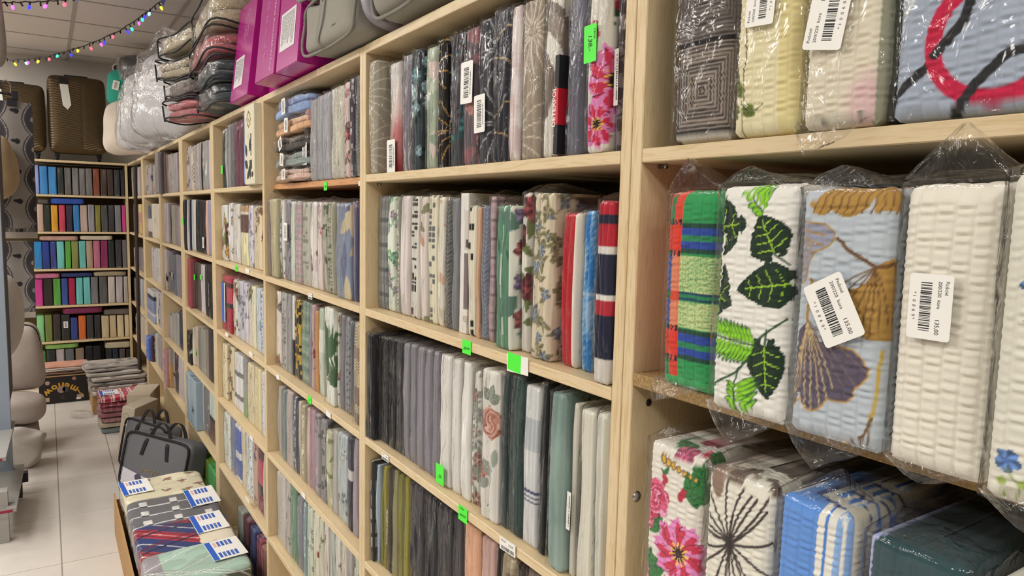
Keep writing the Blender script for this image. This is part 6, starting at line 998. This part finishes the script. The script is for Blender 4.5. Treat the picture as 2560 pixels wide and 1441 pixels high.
soft('dark_bag','dark bag lying under the grey quilt bags','bag',T(-.16,4.42,.002)@T(rz=R(28)),.26,.30,.075,mat('dark_bag_cloth','#2f2e32',.7,vary=.2,bscale=20),31,4,.004,14)
# open carton of flat packs in the foreground
r=thing('open_packing_box','open brown box holding flat packs at the foot of the bookcases','carton',T(-.215,3.33,0))
for n,a in (('box_wall',(-.200,-.194,-.70,.66,.002,.215)),('box_wall',(.202,.208,-.70,.66,.002,.18)),('box_wall',(-.194,.188,.654,.66,.002,.18)),('box_wall',(-.194,.188,-.70,-.694,.002,.18)),('box_base',(-.194,.202,-.694,.654,.002,.006))): board(n,r,KR,*a,.001)
def pmint(U,V,w,h,rng):
    p=Paint(U,V,'#a6c2b3'); p.put(U<w*.17,'#9a949a')
    for q in range(5):
        x=np.linspace(-10,w+10,16); y=h*(.15+.18*q)+h*.22*np.sin(x/w*4+q*1.3)-40*(V.min()<0); P=np.c_[x,y]; p.stroke(P+[0,3.4],1.6,'#4d5450'); p.stroke(P,4.2,'#e3e6e2')
    p.mix((V<-12),'#55584f',.9); p.put((V<-12)&(np.abs((U*.6+V)%38-19)<4),'#c3c6bd'); return p.C
def ptart(U,V,w,h,rng):
    p=Paint(U,V,'#2b3a70'); a=U+V*1.5
    p.put(((a%260)<110),'#a8303c'); p.put((np.abs((a%260)-55)<3),'#ded6cf'); p.put(np.abs((a%260)-25)<4,'#2a2440'); p.put(np.abs((a%260)-88)<4,'#2a2440'); p.put(np.abs((a%260)-190)<5,'#d5d0cc'); b=V-U*.25; p.put(np.abs((b%120)-40)<5,'#2a2038'); p.mix(np.abs((b%120)-70)<9,'#6d1f30',.6); p.put((U>w*.62)&(V<h*.6)&(V>0),'#ddd3be'); return p.C
def pgrey(U,V,w,h,rng):
    p=Paint(U,V,'#67666a'); p.put(np.abs((V%78)-30)<3.5,'#d3d2d2'); m=np.abs((U%120)-62)<15; p.put(m,'#6f6e72'); p.put(m&(np.abs((V%78)-52)<17),'#d6d5d3'); p.put(m&(np.abs((V%78)-30)<5),'#3a393d'); p.put(V<-22,'#3a3a3a'); p.put((V<-22)&((U%90)<45),'#b9b9b2'); return p.C
def pcream(U,V,w,h,rng):
    p=Paint(U,V,'#e2dabd')
    for x,y in ((w*.55,h*.75),(w*.72,h*.55),(w*.85,h*.85),(w*.5,h*.25),(w*.75,h*.18),(w*.3,h*.85),(w*.9,h*.35)):
        for _ in range(4): p.leaf(x+rng.uniform(-14,14),y+rng.uniform(-10,10),rng.uniform(0,6.3),26,12,'#5f7a4c')
        p.flower(x,y,13,'#b97a68',rng); p.flower(x+16,y+7,9,'#b58a90',rng)
    return p.C
G4='flat packs in the open brown box'
for lab,y,z,sty,cd,rx,sd in (('mint wavy-lined flat pack with blue card, nearest in the box',2.79,.235,pmint,(.11,.03,4),3,1),('red and navy tartan flat pack with blue card in box',3.065,.235,ptart,(.10,.04,4),6,2),('grey and white check flat pack with blue card',3.345,.24,pgrey,(.12,.05,4),9,3),('cream floral flat pack with blue card, farthest in the box',3.66,.235,pcream,(-.12,.02,4),4,4)):
    flatpack(lab,T(-.222,y,z)@T(rz=R(1))@T(rx=R(rx)),.355,.262,.10,sty,120+sd,G4,FILMK,cd,(84,60))
for i,(lab,y,c) in enumerate((('black-patterned flat pack under the mint one',2.78,'#55584f'),('wine red flat pack under the tartan one',3.06,'#6d1f30'),('white and charcoal flat pack under the check one',3.345,'#77777a'),('olive flat pack under the cream floral one',3.66,'#77765a'))):
    flatpack(lab,T(-.205,y,.012),.365,.262,.20,['FL',c,['#c3c6bd','#2c2c2c'],'#8a8a84',60,9],140+i,G4,FILMK,None,(24,20))
# dark curtain rod leaning on the corner bookcase
v,f=tube([(0,0,0),(.01,.0,1.95)],.014,10); link('curtain_rod',mesh('curtain_rod',v,f,[mat('rod_brown','#4a403c',.4,metal=.3)]),None,T(-.045,6.56,.02),'thin dark curtain rod leaning upright against the corner bookcase','rod')
